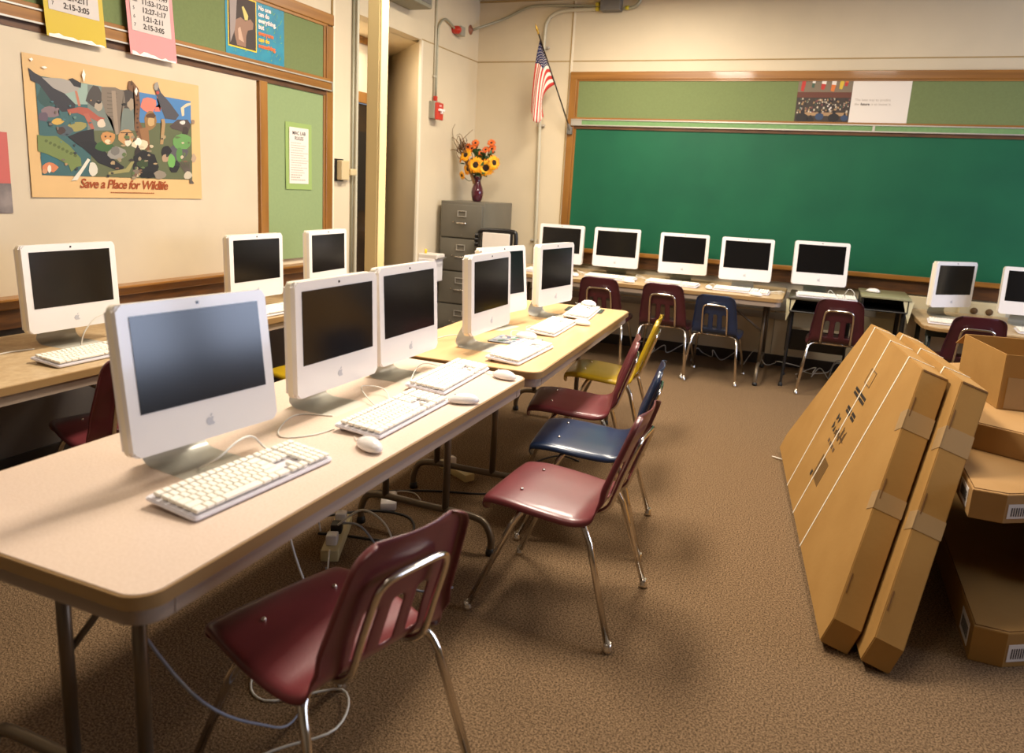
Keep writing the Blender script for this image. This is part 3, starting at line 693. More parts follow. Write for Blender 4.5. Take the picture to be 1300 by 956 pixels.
run('conduit', 'conduit from a round wall plate slanting up to the ceiling junction box', 'conduit', [(XL+.03, 7.0, 2.975), (-3.15, 7.17, 3.10), (-2.90, 7.175, 3.20), (-2.7, 7.175, 3.213), (-2.17, 7.175, 3.19)], .012, M['conduitdk'])
o = run('conduit', 'tall grey conduit bending down the far wall behind the flag', 'conduit', [(-2.17, 7.17, 3.165), (-2.5, 7.17, 3.16), (-2.62, 7.17, 3.13), (-2.685, 7.17, 3.06), (-2.70, 7.17, 2.92), (-2.70, 7.17, 2.3), (-2.672, 7.17, 1.2), (-2.66, 7.17, .4)], .017, M['conduit'])
bm = BM()
for z in (2.83, 2.1, .97): addbox(bm, -2.685, 7.18, z, .075, .03, .02, .003)
part('pipe_clip', bm, M['alu'], o)
run('conduit', 'conduit curving up from the other side of the ceiling junction box', 'conduit', [(-1.94, 7.17, 3.16), (-1.86, 7.17, 3.165), (-1.80, 7.17, 3.20), (-1.775, 7.17, 3.283)], .015, M['conduitdk'])
bm = BM(); lathe(bm, [(.045, 0), (.045, .006), (.02, .012), (.012, .03)], 20, mx=Matrix.Translation((XL, 7.0, 2.975)) @ Matrix.Rotation(PI/2, 4, 'Y'))
tag(rebase(obj('wall_plate', bm, mat('copper_plate', (150,96,70), .5)), (XL, 7.0, 2.975)), 'round copper-coloured plate where a conduit enters the side wall', 'wall plate')
t = thing('junction_box', 'dark grey junction box with yellow fittings high on the far wall', 'junction box', (-2.05, YB, 3.12))
bm = BM(); addbox(bm, -2.05, YB-.05, 3.215, .19, .1, .16, .006); part('box_body', bm, M['junction'], t)
for x, z in ((-2.19, 3.165), (-2.19, 3.205), (-1.905, 3.165)):
    bm = BM(); tube(bm, [(x-.015, YB-.03, z), (x+.02, YB-.03, z)], .019, 12); part('yellow_fitting', bm, M['yfit'], t)
t = thing('signal_box', 'small red and grey signal box at the end of a bent conduit', 'signal box', (XL, 6.65, 2.85))
bm = BM(); lathe(bm, [(.0, 0), (.032, .002), (.036, .02), (.036, .06), (.02, .08)], 16, mx=Matrix.Translation((XL+.0, 6.63, 2.90)) @ Matrix.Rotation(PI/2, 4, 'Y')); part('red_housing', bm, M['red'], t, 40)
bm = BM(); addbox(bm, XL+.04, 6.70, 2.90, .07, .09, .085, .006); part('grey_cover', bm, M['boxgrey'], t)
t = thing('fire_alarm', 'red fire alarm pull station with grey back box on the side wall', 'fire alarm', (XL, 6.28, 2.04))
bm = BM(); addbox(bm, XL+.03, 6.27, 2.135, .06, .12, .155, .006); part('back_box', bm, M['boxgrey'], t)
bm = BM(); addbox(bm, XL+.075, 6.27, 2.125, .03, .115, .15, .006, mi=0); addbox(bm, XL+.03, 6.275, 2.235, .03, .03, .05, .004); part('red_front', bm, M['red'], t)
bm = BM(); addbox(bm, XL+.1, 6.27, 2.135, .03, .085, .022, .004); addbox(bm, XL+.1, 6.27, 2.12, .022, .02, .035, .004); part('pull_handle', bm, M['macwhite'], t)
bm = BM(); textbm(bm, 'FIRE', .024, LW(6.243, 2.165, XL+.0905)); part('lettering', bm, M['whiteprint'], t)
t = thing('wall_speaker', 'grey metal box mounted high on the wall above the recess', 'wall box', (XL, 5.56, 2.88))
bm = BM(); addbox(bm, XL+.11, 5.56, 3.05, .22, .52, .32, .012); part('casing', bm, mat('olive_grey_metal', (128,124,106), .5), t)
bm = BM(); addbox(bm, XL+.222, 5.56, 3.05, .006, .46, .26, .002); part('front_panel', bm, M['junction'], t)
t = thing('thermostat', 'beige wall switch box beside the recess conduit', 'switch', (XL, 4.84, 1.46))
bm = BM(); addbox(bm, XL+.006, 4.825, 1.54, .012, .115, .165, .003); part('back_plate', bm, M['black'], t)
bm = BM(); addbox(bm, XL+.035, 4.845, 1.54, .05, .10, .145, .008); part('cover', bm, M['thermo'], t)
bm = BM(); addbox(bm, XL+.05, 4.93, 1.53, .05, .08, .05, .008); part('side_lever', bm, M['thermo'], t)
t = thing('outlet_plate', 'ivory double outlet plate on the far wall under the chalk tray', 'outlet', (1.33, YB, .60))
bm = BM(); addbox(bm, 1.33, YB-.03, .69, .34, .06, .13, .005); part('plate', bm, M['outlet'], t)
for x in (1.27, 1.38):
    bm = BM(); lathe(bm, [(.0, .0), (.028, .0), (.026, .006), (0, .007)], 16, mx=Matrix.Translation((x, YB-.06, .69)) @ Matrix.Rotation(PI/2, 4, 'X')); part('socket', bm, M['inkfade'], t)
bm = BM(); addbox(bm, .99, YB-.02, .68, .9, .04, .17, .006)
tag(rebase(obj('wall_raceway', bm, M['outlet']), (.99, YB, .595)), 'cream cable raceway along the far wall behind the low table', 'raceway')
# small white bin on the wall end beside the cabinet
t = thing('wall_bin', 'white wall-mounted bin beside the filing cabinet', 'bin', (XL, 6.19, .60))
bm = BM(); addbox(bm, XL+.09, 6.17, .69, .18, .17, .22, .012); part('bin_body', bm, M['macwhite'], t)
bm = BM(); addbox(bm, XL+.10, 6.17, .815, .20, .16, .05, .01); part('lid', bm, M['paper'], t)
bm = BM(); tube(bm, smoothpath([(XL+.19, 6.1, .80), (XL+.23, 6.13, .81), (XL+.23, 6.21, .81), (XL+.19, 6.24, .80)]), .006); part('bin_handle', bm, M['junction'], t)
bm = BM(); tube(bm, [(XL+.06, 6.13, .84), (XL+.06, 6.13, .88)], .012, 8); part('bin_knob', bm, M['ylw'], t)

# square post in the middle of the room
t = thing('square_post', 'cream square post rising from floor to ceiling behind the centre tables', 'post', (-1.96, 3.06, 0))
bm = BM(); addbox(bm, -1.96, 3.06, ZC/2, .064, .064, ZC-.004, .004, rz=.0); part('post_body', bm, M['post'], t)
bm = BM(); addbox(bm, -1.924, 3.06, ZC/2, .010, .060, ZC-.01, .003); part('cover_strip', bm, M['post'], t)
bm = BM(); addbox(bm, -1.96, 3.06, .006, .14, .14, .012, .003); part('floor_flange', bm, M['creamtrim'], t)
# ------------------------------------------------------------------ tables
def folding_table(label, cx, cy, L, W, H, rz, top, legs, group=None, r=.06, apron=.07):
    """long side along local Y"""
    t = thing('folding_table', label, 'table', (cx, cy, 0), rz, group)
    bm = BM(); prism(bm, roundrect(-W/2+.006, -L/2+.006, W/2-.006, L/2-.006, r-.006, 10), H-.012, H, bev=.0015); obj('tabletop', bm, top, t, 40)
    bm = BM(); prism(bm, roundrect(-W/2, -L/2, W/2, L/2, r, 10), H-.03, H-.002, bev=.005); obj('edge_band', bm, M['edge'], t, 40)
    bm = BM(); P = roundrect(-W/2+.014, -L/2+.014, W/2-.014, L/2-.014, r-.01); prism(bm, P, H-apron, H-.028, bev=.003)
    for y in (-L/2+.09, L/2-.09): addbox(bm, W/2-.0135, y, H-.05, .002, .006, .04)
    obj('apron', bm, M['apron'], t, 40)
    for (y, xs) in legs:
        zb = .15
        for x in xs:
            bm = BM(); tube(bm, [(x, y, zb), (x, y, H-apron+.002)], .015, 10); obj('leg', bm, M['tleg'], t)
        bm = BM(); w = W/2-.07
        tube(bm, smoothpath([(-w, y, .012), (-w, y, .07), (-w+.03, y, .13), (-w+.1, y, zb), (0, y, zb), (w-.1, y, zb), (w-.03, y, .13), (w, y, .07), (w, y, .012)], 5), .015, 10); obj('foot_rail', bm, M['tleg'], t)
        for s in (-1, 1):
            bm = BM(); lathe(bm, [(.019, 0), (.02, .012), (.016, .03)], 12, o=(s*w, y, 0)); obj('foot_cap', bm, M['blacksteel'], t)
        bm = BM(); d = .35 if y < 0 else -.35; tube(bm, [(xs[1], y, .42), (xs[1], y+d, H-apron)], .008, 8); obj('brace', bm, M['tleg'], t)
    return t
folding_table('beige-topped table at the near end of the centre row, under the blue-tinted screen', -1.397, 1.805, 1.89, .765, .737, 0, M['table1'], [(-.80, (.205, -.02)), (.80, (.10, -.19))])
folding_table('maple-topped table at the far end of the centre row', -1.418, 3.765, 1.93, .765, .737, math.radians(2.35), M['table2'], [(-.70, (.10, -.19)), (.80, (.1, -.19))])
folding_table('tan table along the side wall nearest the wildlife poster', -2.90, 1.62, 2.05, .765, .715, 0, M['table3'], [(-.85, (.10, -.19)), (.85, (.1, -.19))])
folding_table('tan table along the side wall, next to the green board panel', -3.04, 3.72, 1.90, .70, .715, 0, M['table3'], [(-.80, (.10, -.19)), (.80, (.1, -.19))])
folding_table('speckled tan table against the far wall below the chalkboard', -1.505, 6.64, 2.61, .90, .737, math.radians(90.0), M['table3'], [(-1.17, (.30, -.19)), (1.12, (.30, -.19))])
# low table at the far right, trapezoid with rounded corner
t = thing('trapezoid_table', 'low tan table with cut corner beside the old school desk', 'table', (1.6, 6.6, 0))
def tz(d): return [(.80+d, 6.13+d), (.785+d, 6.20), (.778+d, 6.55), (.775+d, 7.05), (.79+d, 7.13-d), (2.5-d, 7.13-d), (2.5-d, 6.07+d), (.88, 6.07+d)]
bm = BM(); prism(bm, tz(.004), .649, .663, bev=.002); part('tabletop', bm, M['table3'], t, 40)
bm = BM(); prism(bm, tz(0), .631, .660, bev=.005); part('edge_band', bm, M['edge'], t, 40)
for x, y in ((.85, 6.25), (.86, 6.95), (2.4, 6.2), (2.4, 7.0)):
    bm = BM(); tube(bm, [(x, y, 0), (x, y, .30)], .013, 10); tube(bm, [(x, y, .28), (x, y, .632)], .019, 10); part('leg', bm, M['greensteel'], t)
bm = BM(); addbox(bm, 1.62, 6.2, .604, 1.6, .02, .055); addbox(bm, .87, 6.6, .604, .02, .74, .055); part('frame_rail', bm, M['greensteel'], t)
# old school desks
def desk(label, x0, x1, y0, y1, H, top, gus, skip):
    t = thing('school_desk', label, 'desk', ((x0+x1)/2, (y0+y1)/2, 0))
    bm = BM(); addbox(bm, (x0+x1)/2, (y0+y1)/2, H-.01, x1-x0, y1-y0, .02, .005); part('desktop', bm, top, t, 40)
    bm = BM(); a = .02; h = .095
    addbox(bm, (x0+x1)/2, (y0+y1)/2+.01, H-.02-h, x1-x0-a, y1-y0-a, .008); addbox(bm, x0+a, (y0+y1)/2, H-.02-h/2, .008, y1-y0-a, h); addbox(bm, x1-a, (y0+y1)/2, H-.02-h/2, .008, y1-y0-a, h)
    addbox(bm, (x0+x1)/2, y1-a, H-.02-h/2, x1-x0-a, .008, h); tube(bm, [(x0+a, y0+.012, H-.02-h), (x1-a, y0+.012, H-.02-h)], .007, 8)
    part('book_box', bm, M['blacksteel'], t, 40)
    for x in (x0+.035, x1-.035):
        for y in (y0+.07, y1-.06):
            if (x < (x0+x1)/2) == (skip < 0) and y < (y0+y1)/2: continue
            bm = BM(); s = -1 if x < (x0+x1)/2 else 1
            tube(bm, [(x+s*.012, y-.012, 0), (x, y, .36)], .011, 10); tube(bm, [(x+s*.002, y, .30), (x, y, H-.11)], .017, 10); lathe(bm, [(.018, 0), (.018, .02), (.012, .03)], 10, o=(x+s*.012, y-.012, 0)); part('leg', bm, M['blacksteel'], t, 40)
    bm = BM(); addbox(bm, (x0+x1)/2, y1-.05, .50, x1-x0-.08, .012, .13, .003); part('modesty_panel', bm, M['deskbeige'], t)
    bm = BM(); addbox(bm, (x0+x1)/2, y1-.04, .32, x1-x0-.08, .012, .18, .003); part('lower_panel', bm, M['blacksteel'], t)
    for s in gus:
        x = x0+.004 if s < 0 else x1-.004
        bm = BM(); vs = [(y0+.02, H-.025), (y0+.14, H-.025), (y0+.07, H-.20)]
        prism(bm, vs, -.004, .004, mx=Matrix(((0, 0, 1, x), (1, 0, 0, 0), (0, 1, 0, 0), (0, 0, 0, 1)))); part('side_gusset', bm, M['deskbeige'], t)
        bm = BM(); prism(bm, [(x0-.012 if s < 0 else x1-.06, H-.02), (x0+.06 if s < 0 else x1+.02, H-.02), (x0-.0 if s < 0 else x1-.005, H-.20)], y0+.012, y0+.02, mx=Matrix(((1, 0, 0, 0), (0, 0, 1, 0), (0, 1, 0, 0), (0, 0, 0, 1)))); part('front_gusset', bm, M['deskbeige'], t)
    return t
desk('old school desk with a dark top holding a white computer', -.165, .355, 6.33, 6.90, .75, M['deskdark'], (-1,), 1)
desk('old school desk with an olive top holding only a mouse', .372, .735, 6.52, 7.08, .80, M['desktop'], (1,), -1)

# ------------------------------------------------------------------ computers
def make_computer():
    t = thing('desktop_computer', '-', 'computer')
    b = None
    bm = BM(); P = roundrect(-.213, -.215, .213, .144, .016, 5)
    mx = Matrix(((1, 0, 0, 0), (0, 0, 1, 0), (0, 1, 0, 0), (0, 0, 0, 1)))   # x right, y up -> world z, z -> world y (depth)
    prism(bm, P, 0, .012, mx=mx, bev=.004)
    n = len(bm.faces)
    prism(bm, roundrect(-.2125, -.2145, .2125, .1435, .016, 5), .010, .045, mi=1, mx=mx, bev=.008)
    prism(bm, roundrect(-.17, -.17, .17, .10, .05, 5), .044, .060, mi=1, mx=mx, bev=.008)
    case = obj('display_case', bm, [M['macwhite'], M['macside']], t, 45, loc=(0, 0, .295))
    bm = BM(); addbox(bm, 0, -.0006, 0, .367, .002, .2295, mi=0); obj('screen', bm, M['screen'], case)
    bm = BM(); addbox(bm, 0, -.0003, .1295, .008, .001, .007); obj('camera_lens', bm, M['lens'], case)
    # logo: a bitten fruit with a leaf
    bm = BM(); P = []
    for i in range(28):
        a = 2*PI*i/28; r = .0125*(1+.10*math.cos(2*a))
        x, z = r*math.cos(a)*.98, r*math.sin(a)
        if abs(a-PI/2) < .35: z -= .0022
        if abs(a-3*PI/2) < .3: z += .0015
        if (a < .62 or a > 2*PI-.35): x = min(x, .0078-.002*math.cos((a-.12)*3))
        P.append((x, z))
    prism(bm, P, -.0009, -.0001, mx=Matrix(((1, 0, 0, 0), (0, 0, 1, 0), (0, 1, 0, -.172), (0, 0, 0, 1))))
    prism(bm, [(.0, .0125), (.0015, .017), (.006, .0195), (.0052, .0155), (.002, .0128)], -.0009, -.0001, mx=Matrix(((1, 0, 0, 0), (0, 0, 1, 0), (0, 1, 0, -.172), (0, 0, 0, 1))))
    obj('logo', bm, M['logo'], case)
    # bent aluminium stand: one plate flowing forward along the table and up behind the case
    bm = BM(); prof = [(-.055, .003), (0, .003), (.06, .003), (.095, .004), (.115, .010), (.128, .022), (.130, .040), (.122, .07), (.10, .12), (.075, .18), (.066, .24)]
    prof = [(p.x, p.y) for p in smoothpath([(a, b, 0) for a, b in prof], 3)]
    rows = []
    for i, (y, z) in enumerate(prof):
        w = .094 if z < .02 else .094-.02*min(1, (z-.02)/.1)
        if i == 0: w -= .008
        rows.append([bm.verts.new((x*w, y, z)) for x in (-1, -.5, 0, .5, 1)])
    for a, c in zip(rows, rows[1:]):
        for i in range(4): bm.faces.new((a[i], a[i+1], c[i+1], c[i]))
    bmesh.ops.solidify(bm, geom=bm.faces[:], thickness=.006)
    mz = min(v.co.z for v in bm.verts)
    for v in bm.verts: v.co.z -= mz
    obj('stand', bm, M['foot'], t, 40)
    return t
TT, TA, TC, TD = .737, .715, .663, .75
COMP = [  # x, y, table z, yaw deg, tilt, centre height, label
 (-1.388, 1.396, TT, 81.9, .133, 1.033, 'white all-in-one computer with a bluish screen reflection, first on the beige centre table'),
 (-1.402, 1.995, TT, 88.5, .03, 1.028, 'white all-in-one computer in the middle of the beige centre table'),
 (-1.411, 2.465, TT, 89.5, .05, 1.033, 'white all-in-one computer at the far end of the beige centre table'),
 (-1.374, 3.152, TT, 88.8, .045, 1.038, 'white all-in-one computer at the near end of the maple centre table'),
 (-1.525, 3.67, TT, 80, .10, 1.031, 'white all-in-one computer half hidden behind another on the maple table'),
 (-1.414, 4.20, TT, 80.9, .03, 1.030, 'white all-in-one computer nearest the far end of the maple table'),
 (-2.909, 2.215, TA, 89.4, .055, 1.006, 'white all-in-one computer on the side-wall table below the wildlife poster'),
 (-2.907, 3.346, TA, 89.4, .02, 1.005, 'white all-in-one computer on the side-wall table where cream board meets green panel'),
 (-2.885, 3.98, TA, 93, .021, 1.012, 'white all-in-one computer on the side-wall table closest to the square post'),
 (-2.231, 6.689, TT, 3.6, .047, 1.024, 'white all-in-one computer on the far-wall table beside the chalkboard frame'),
 (-1.719, 6.776, TT, 4.9, .076, 1.024, 'white all-in-one computer on the far-wall table, second along from the frame'),
 (-1.095, 6.749, TT, 12, .108, 1.022, 'white all-in-one computer on the far-wall table, third along from the frame'),
 (-.544, 6.62, TT, 8, .12, 1.030, 'white all-in-one computer at the end of the far-wall table next to the desks'),
 (.041, 6.655, TD, 9, .13, 1.043, 'white all-in-one computer on the dark school desk'),
 (1.035, 6.735, TC, 42, .0, .960, 'white all-in-one computer turned sideways on the low cut-corner table'),
 (1.546, 6.653, TC, 6, .06, .962, 'white all-in-one computer on the low table, cut off by the picture edge'),
]
proto = make_computer()
GRP = 'all-in-one computers around the room'
for i, (x, y, zt, yaw, tilt, zc, lab) in enumerate(COMP):
    o = proto if i == 0 else dup(proto)
    o.location = (x, y, zt+.0005); o.rotation_euler = (0, 0, math.radians(yaw)); o['label'] = lab; o['group'] = GRP
    case = [c for c in o.children if c.name.startswith('display_case')] or [c for c in bpy.data.objects if c.parent == o and c.name.startswith('display_case')]
    case[0].location = (0, 0, zc-zt); case[0].rotation_euler = (-tilt, 0, 0)

# ------------------------------------------------------------------ keyboards and mice
def make_keyboard():
    t = thing('keyboard', '-', 'keyboard')
    R = Matrix.Rotation(math.radians(4.5), 4, 'X')
    bm = BM(); prism(bm, roundrect(-.2265, -.0815, .2265, .0815, .012, 4), .002, .012, mx=Matrix.Translation((0, 0, .006)) @ R, bev=.003); obj('case_tray', bm, M['keybase'], t, 40)
    bm = BM()
    def key(x, y, w, h): addbox(bm, x+w/2, y+h/2, .0205, w-.0026, h-.0026, .009, .0018, 1, mx=Matrix.Translation((0, 0, .006)) @ R)
    k = .0192; kr = .0236; x0 = -.2172; y0 = -.0755
    rows = [[1.5, 1.25, 1.5, 6.0, 1.5, 1.25, 2.0], [2.25]+[1]*10+[1.75+1], [1.75]+[1]*11+[2.25], [1.5]+[1]*12+[1.5], [1]*13+[2], [1.07]*14]
    for r, row in enumerate(rows):
        x = x0; tot = sum(row); s = 15*k/tot
        for w in row: key(x, y0+r*kr+(.003 if r == 5 else 0), w*s, kr if r < 5 else .020); x += w*s
    xa = x0+15*k+.006
    for r in range(6):
        if r in (1,): cs = [1]
        elif r == 2: cs = []
        else: cs = [0, 1, 2]
        for c in cs: key(xa+c*k, y0+r*kr+(.003 if r == 5 else 0), k, kr if r < 5 else .020)
    xb = xa+3*k+.006
    for r in range(6):
        for c in range(4): key(xb+c*k, y0+r*kr+(.003 if r == 5 else 0), k, kr if r < 5 else .020)
    obj('keycaps', bm, M['keycap'], t)
    for s in (-1, 1):
        bm = BM(); addbox(bm, s*.18, .066, .0067, .05, .012, .0134, .001, 1); obj('riser_foot', bm, M['keybase'], t)
    return t
def make_mouse():
    t = thing('computer_mouse', '-', 'mouse')
    bm = BM(); bmesh.ops.create_uvsphere(bm, u_segments=20, v_segments=12, radius=1)
    for v in bm.verts:
        v.co.x *= .030; v.co.y *= .056; z = v.co.z
        v.co.z = (.026*z if z > 0 else .010*z)*(1-.12*(v.co.y/.056))+.0102
    for f in bm.faces: f.smooth = True
    obj('mouse_shell', bm, M['macwhite'], t, 60)
    bm = BM(); bmesh.ops.create_uvsphere(bm, u_segments=8, v_segments=6, radius=.004)
    for v in bm.verts: v.co += Vector((0, .03, .0305))
    obj('scroll_ball', bm, M['logo'], t)
    bm = BM(); tube(bm, smoothpath([(0, .054, .008), (0, .075, .003), (.012, .11, .003)], 4), .0016, 6); obj('cable_end', bm, M['cable'], t)
    return t
kb = make_keyboard()
KB = [(-1.226, 1.363, TT, 85.8, 'white keyboard on the beige centre table in front of the bluish screen'),
 (-1.194, 2.01, TT, 90.3, 'white keyboard in the middle of the beige centre table'),
 (-1.262, 2.525, TT, 92.6, 'white keyboard at the far end of the beige centre table'),
 (-1.195, 3.11, TT, 89.5, 'white keyboard with a mouse lying on it at the near end of the maple table'),
 (-1.285, 3.80, TT, 92.7, 'white keyboard in the middle of the maple table'),
 (-1.298, 4.40, TT, 96.5, 'white keyboard with a mouse lying on it near the far end of the maple table'),
 (-2.68, 2.12, TA, 90, 'white keyboard on the side-wall table below the wildlife poster'),
 (-2.80, 3.37, TA, 88.5, 'white keyboard on the side-wall table in front of the middle computer'),
 (-2.78, 3.98, TA, 91, 'white keyboard on the side-wall table closest to the square post'),
 (-2.24, 6.42, TT, -4, 'white keyboard on the far-wall table in front of the computer beside the chalkboard frame'),
 (-1.66, 6.42, TT, -3, 'white keyboard on the far-wall table behind the maroon chair next to the maple table'),
 (-1.115, 6.44, TT, -6, 'white keyboard on the far-wall table above the middle maroon chair'),
 (-.54, 6.42, TT, -2, 'white keyboard at the desk end of the far-wall table'),
 (.115, 6.45, TD, 3, 'white keyboard on the dark school desk'),
 (1.06, 6.30, TC, -3, 'white keyboard on the low cut-corner table, under the turned computer'),
 (1.62, 6.27, TC, 0, 'white keyboard on the low table, cut off by the picture edge')]
for i, (x, y, z, yaw, lab) in enumerate(KB):
    o = kb if i == 0 else dup(kb)
    o.location = (x, y, z+.0005); o.rotation_euler = (0, 0, math.radians(yaw)); o['label'] = lab; o['group'] = 'white keyboards'
ms = make_mouse(); KT = .0265
MS = [(-1.097, 1.708, TT, 62, 0, 'white mouse between the first two keyboards of the beige centre table'),
 (-1.072, 2.262, TT, 115, 0, 'white mouse touching the end of the middle keyboard on the beige table'),
 (-1.085, 2.655, TT, 75, 0, 'white mouse at the far corner of the beige centre table'),
 (-1.255, 3.33, TT, 95, 1, 'white mouse lying on the near keyboard of the maple table'),
 (-1.188, 4.03, TT, 80, 0, 'white mouse by the edge of the maple table'),
 (-1.315, 4.585, TT, 75, 1, 'white mouse lying on the far keyboard of the maple table'),
 (-2.82, 2.41, TA, 60, 0, 'white mouse beside the keyboard below the wildlife poster'),
 (-1.96, 6.35, TT, 10, 0, 'white mouse on the far-wall table between the first and second keyboards'),
 (-1.46, 6.28, TT, 80, 0, 'white mouse on the far-wall table near the second keyboard'),
 (-.80, 6.39, TT, 20, 0, 'white mouse between the last two keyboards of the far-wall table'),
 (-.41, 6.24, TT, 70, 0, 'white mouse at the table edge in front of the last far-wall keyboard'),
 (.468, 6.77, .80, 70, 0, 'white mouse alone on the olive school desk')]
for i, (x, y, z, yaw, on, lab) in enumerate(MS):
    o = ms if i == 0 else dup(ms)
    o.location = (x, y, z+.0005+on*.0285); o.rotation_euler = (math.radians(0), 0, math.radians(yaw)); o['label'] = lab; o['group'] = 'white mice'

# ------------------------------------------------------------------ chairs
def shell_bm():
    pr = [(.234, .398), (.242, .420), (.226, .440), (.15, .446), (.05, .439), (-.04, .431), (-.10, .428), (-.147, .442), (-.172, .470), (-.186, .505), (-.201, .55), (-.228, .63), (-.257, .715), (-.280, .785)]
    wd = [.196, .200, .203, .214, .220, .218, .210, .204, .200, .197, .193, .183, .172, .163]
    P = smoothpath([(a, b, w) for (a, b), w in zip(pr, wd)], 4)
    n = len(P); L = [0]
    for a, b in zip(P, P[1:]): L.append(L[-1]+math.hypot(b.x-a.x, b.y-a.y))
    S = [-1, -.985, -.93, -.80, -.475, -.32, -.08, .08, .32, .475, .80, .93, .985, 1]
    bm = BM(); g = []
    for i, p in enumerate(P):
        back = min(1, max(0, (p.y-.45)/.08)); d = min(L[i], L[-1]-L[i]); r = .055; w = p.z
        if d < r: w = w-r+math.sqrt(max(0, r*r-(r-d)**2))*.92+r*.08
        t = P[min(i+1, n-1)]-P[max(i-1, 0)]; nn = Vector((0, -t.y, t.x)).normalized() if False else Vector((0, t.y, -t.x)).normalized()
        # nn in (y,z): points to the underside / rear
        row = []
        for s in S:
            y, z = p.x, p.y
            off = 0
            if abs(s) > .98: off = (.024+.004*back) if abs(s) == 1 else (.008+.002*back)
            y += back*.022*s*s; z += (1-back)*(-.012)*(abs(s)**3)+(1-back)*.006*(1-s*s)*-1
            row.append(bm.verts.new((s*w*(1 if abs(s) < 1 else .992), y+(-off if back > .5 else 0), z-(off if back <= .5 else 0))))
        g.append(row)
    for i in range(n-1):
        zc = (P[i].y+P[i+1].y)/2; bk = P[i].x < -.15
        for j in range(len(S)-1):
            if bk and .478 < zc < .605 and j in (4, 6, 8): continue
            f = bm.faces.new((g[i][j], g[i+1][j], g[i+1][j+1], g[i][j+1])); f.smooth = True
    bmesh.ops.recalc_face_normals(bm, faces=bm.faces[:])
    bmesh.ops.solidify(bm, geom=bm.faces[:], thickness=.006)
    return bm
def chair_proto(m):
    t = thing('school_chair', '-', 'chair')
    o = obj('seat_shell', shell_bm(), m, t)
    for p in o.data.polygons: p.use_smooth = True
    md = o.modifiers.new('s', 'SUBSURF'); md.levels = 1; md.render_levels = 1
    for sx in (-1, 1):
        for nm, P in (('leg', [(sx*.120, -.10, .409), (sx*.158, -.115, .407), (sx*.186, -.135, .388), (sx*.198, -.16, .345), (sx*.235, -.26, .02)]), ('leg', [(sx*.120, .075, .409), (sx*.150, .085, .407), (sx*.176, .100, .388), (sx*.192, .125, .345), (sx*.235, .26, .02)])):
            bm = BM(); tube(bm, smoothpath(P[:4], 4)+[Vector(P[4])], .0115, 12); l = obj(nm, bm, M['chrome'], t)
            bm = BM(); e = P[4]; lathe(bm, [(.0125, .035), (.0135, .022), (.017, .014), (.018, .006), (.014, 0)][::-1], 14, o=(e[0], e[1], 0)); obj('glide', bm, M['rivet'], l)
    for y in (-.10, .075):
        bm = BM(); tube(bm, [(-.121, y, .409), (.121, y, .409)], .0115, 12); obj('crossbar', bm, M['chrome'], t)
    P = [(.105, .05, .412), (.105, -.08, .412), (.106, -.145, .416), (.107, -.188, .447), (.107, -.206, .49), (.106, -.228, .56), (.104, -.252, .63), (.098, -.266, .672), (.080, -.272, .690), (.05, -.274, .695), (0, -.275, .696)]
    bm = BM(); tube(bm, smoothpath(P+[(-a, b, c) for a, b, c in reversed(P[:-1])], 4), .009, 12); obj('back_tube', bm, M['chrome'], t)
    for sx, y in ((-1, .13), (1, .13)):
        bm = BM(); lathe(bm, [(.0065, -.006), (.0065, .0015), (.004, .004), (0, .0045)], 10, o=(sx*.105, y, .442 if y > 0 else .432)); obj('seat_rivet', bm, M['rivet'], t)
    return t
CH = {k: None for k in ('maroon', 'navy', 'yellow', 'darkmaroon')}
def chair(x, y, hx, hy, col, lab, group='moulded plastic chairs with chrome legs'):
    if CH[col] is None: o = CH[col] = chair_proto(M[col])
    else: o = dup(CH[col])
    o.location = (x, y, 0); o.rotation_euler = (0, 0, math.atan2(hy, hx)-PI/2); o['label'] = lab; o['group'] = group
    return o
chair(-.955, 1.345, -.96, .28, 'maroon', 'maroon chair in the foreground, its chrome-tubed back turned to the camera')
chair(-.725, 2.425, -1, .03, 'maroon', 'maroon chair in the middle of the row with its whole seat and four legs showing')
chair(-.81, 3.05, -.99, -.13, 'navy', 'navy blue chair between two maroon chairs at the centre tables')
chair(-1.035, 3.575, -.98, -.2, 'maroon', 'maroon chair tucked at the junction of the beige and maple tables')
chair(-1.075, 4.32, -.99, -.1, 'yellow', 'mustard yellow chair at the maple table')
chair(-2.58, 2.14, -.95, .32, 'maroon', 'maroon chair in the aisle pushed under the side-wall table')
chair(-2.46, 3.33, -.99, .1, 'yellow', 'mustard yellow chair in the aisle, glimpsed between two centre-row computers')
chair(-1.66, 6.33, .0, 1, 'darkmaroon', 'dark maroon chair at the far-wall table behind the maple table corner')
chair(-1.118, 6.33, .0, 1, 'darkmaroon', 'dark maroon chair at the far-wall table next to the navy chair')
chair(-.688, 6.36, .04, .99, 'navy', 'navy blue chair at the far-wall table below the chalkboard').scale = (.93, .93, .93)
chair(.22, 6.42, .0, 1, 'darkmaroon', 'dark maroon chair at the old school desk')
chair(1.10, 6.20, -.02, 1, 'darkmaroon', 'dark maroon chair at the low table behind the open cardboard box')
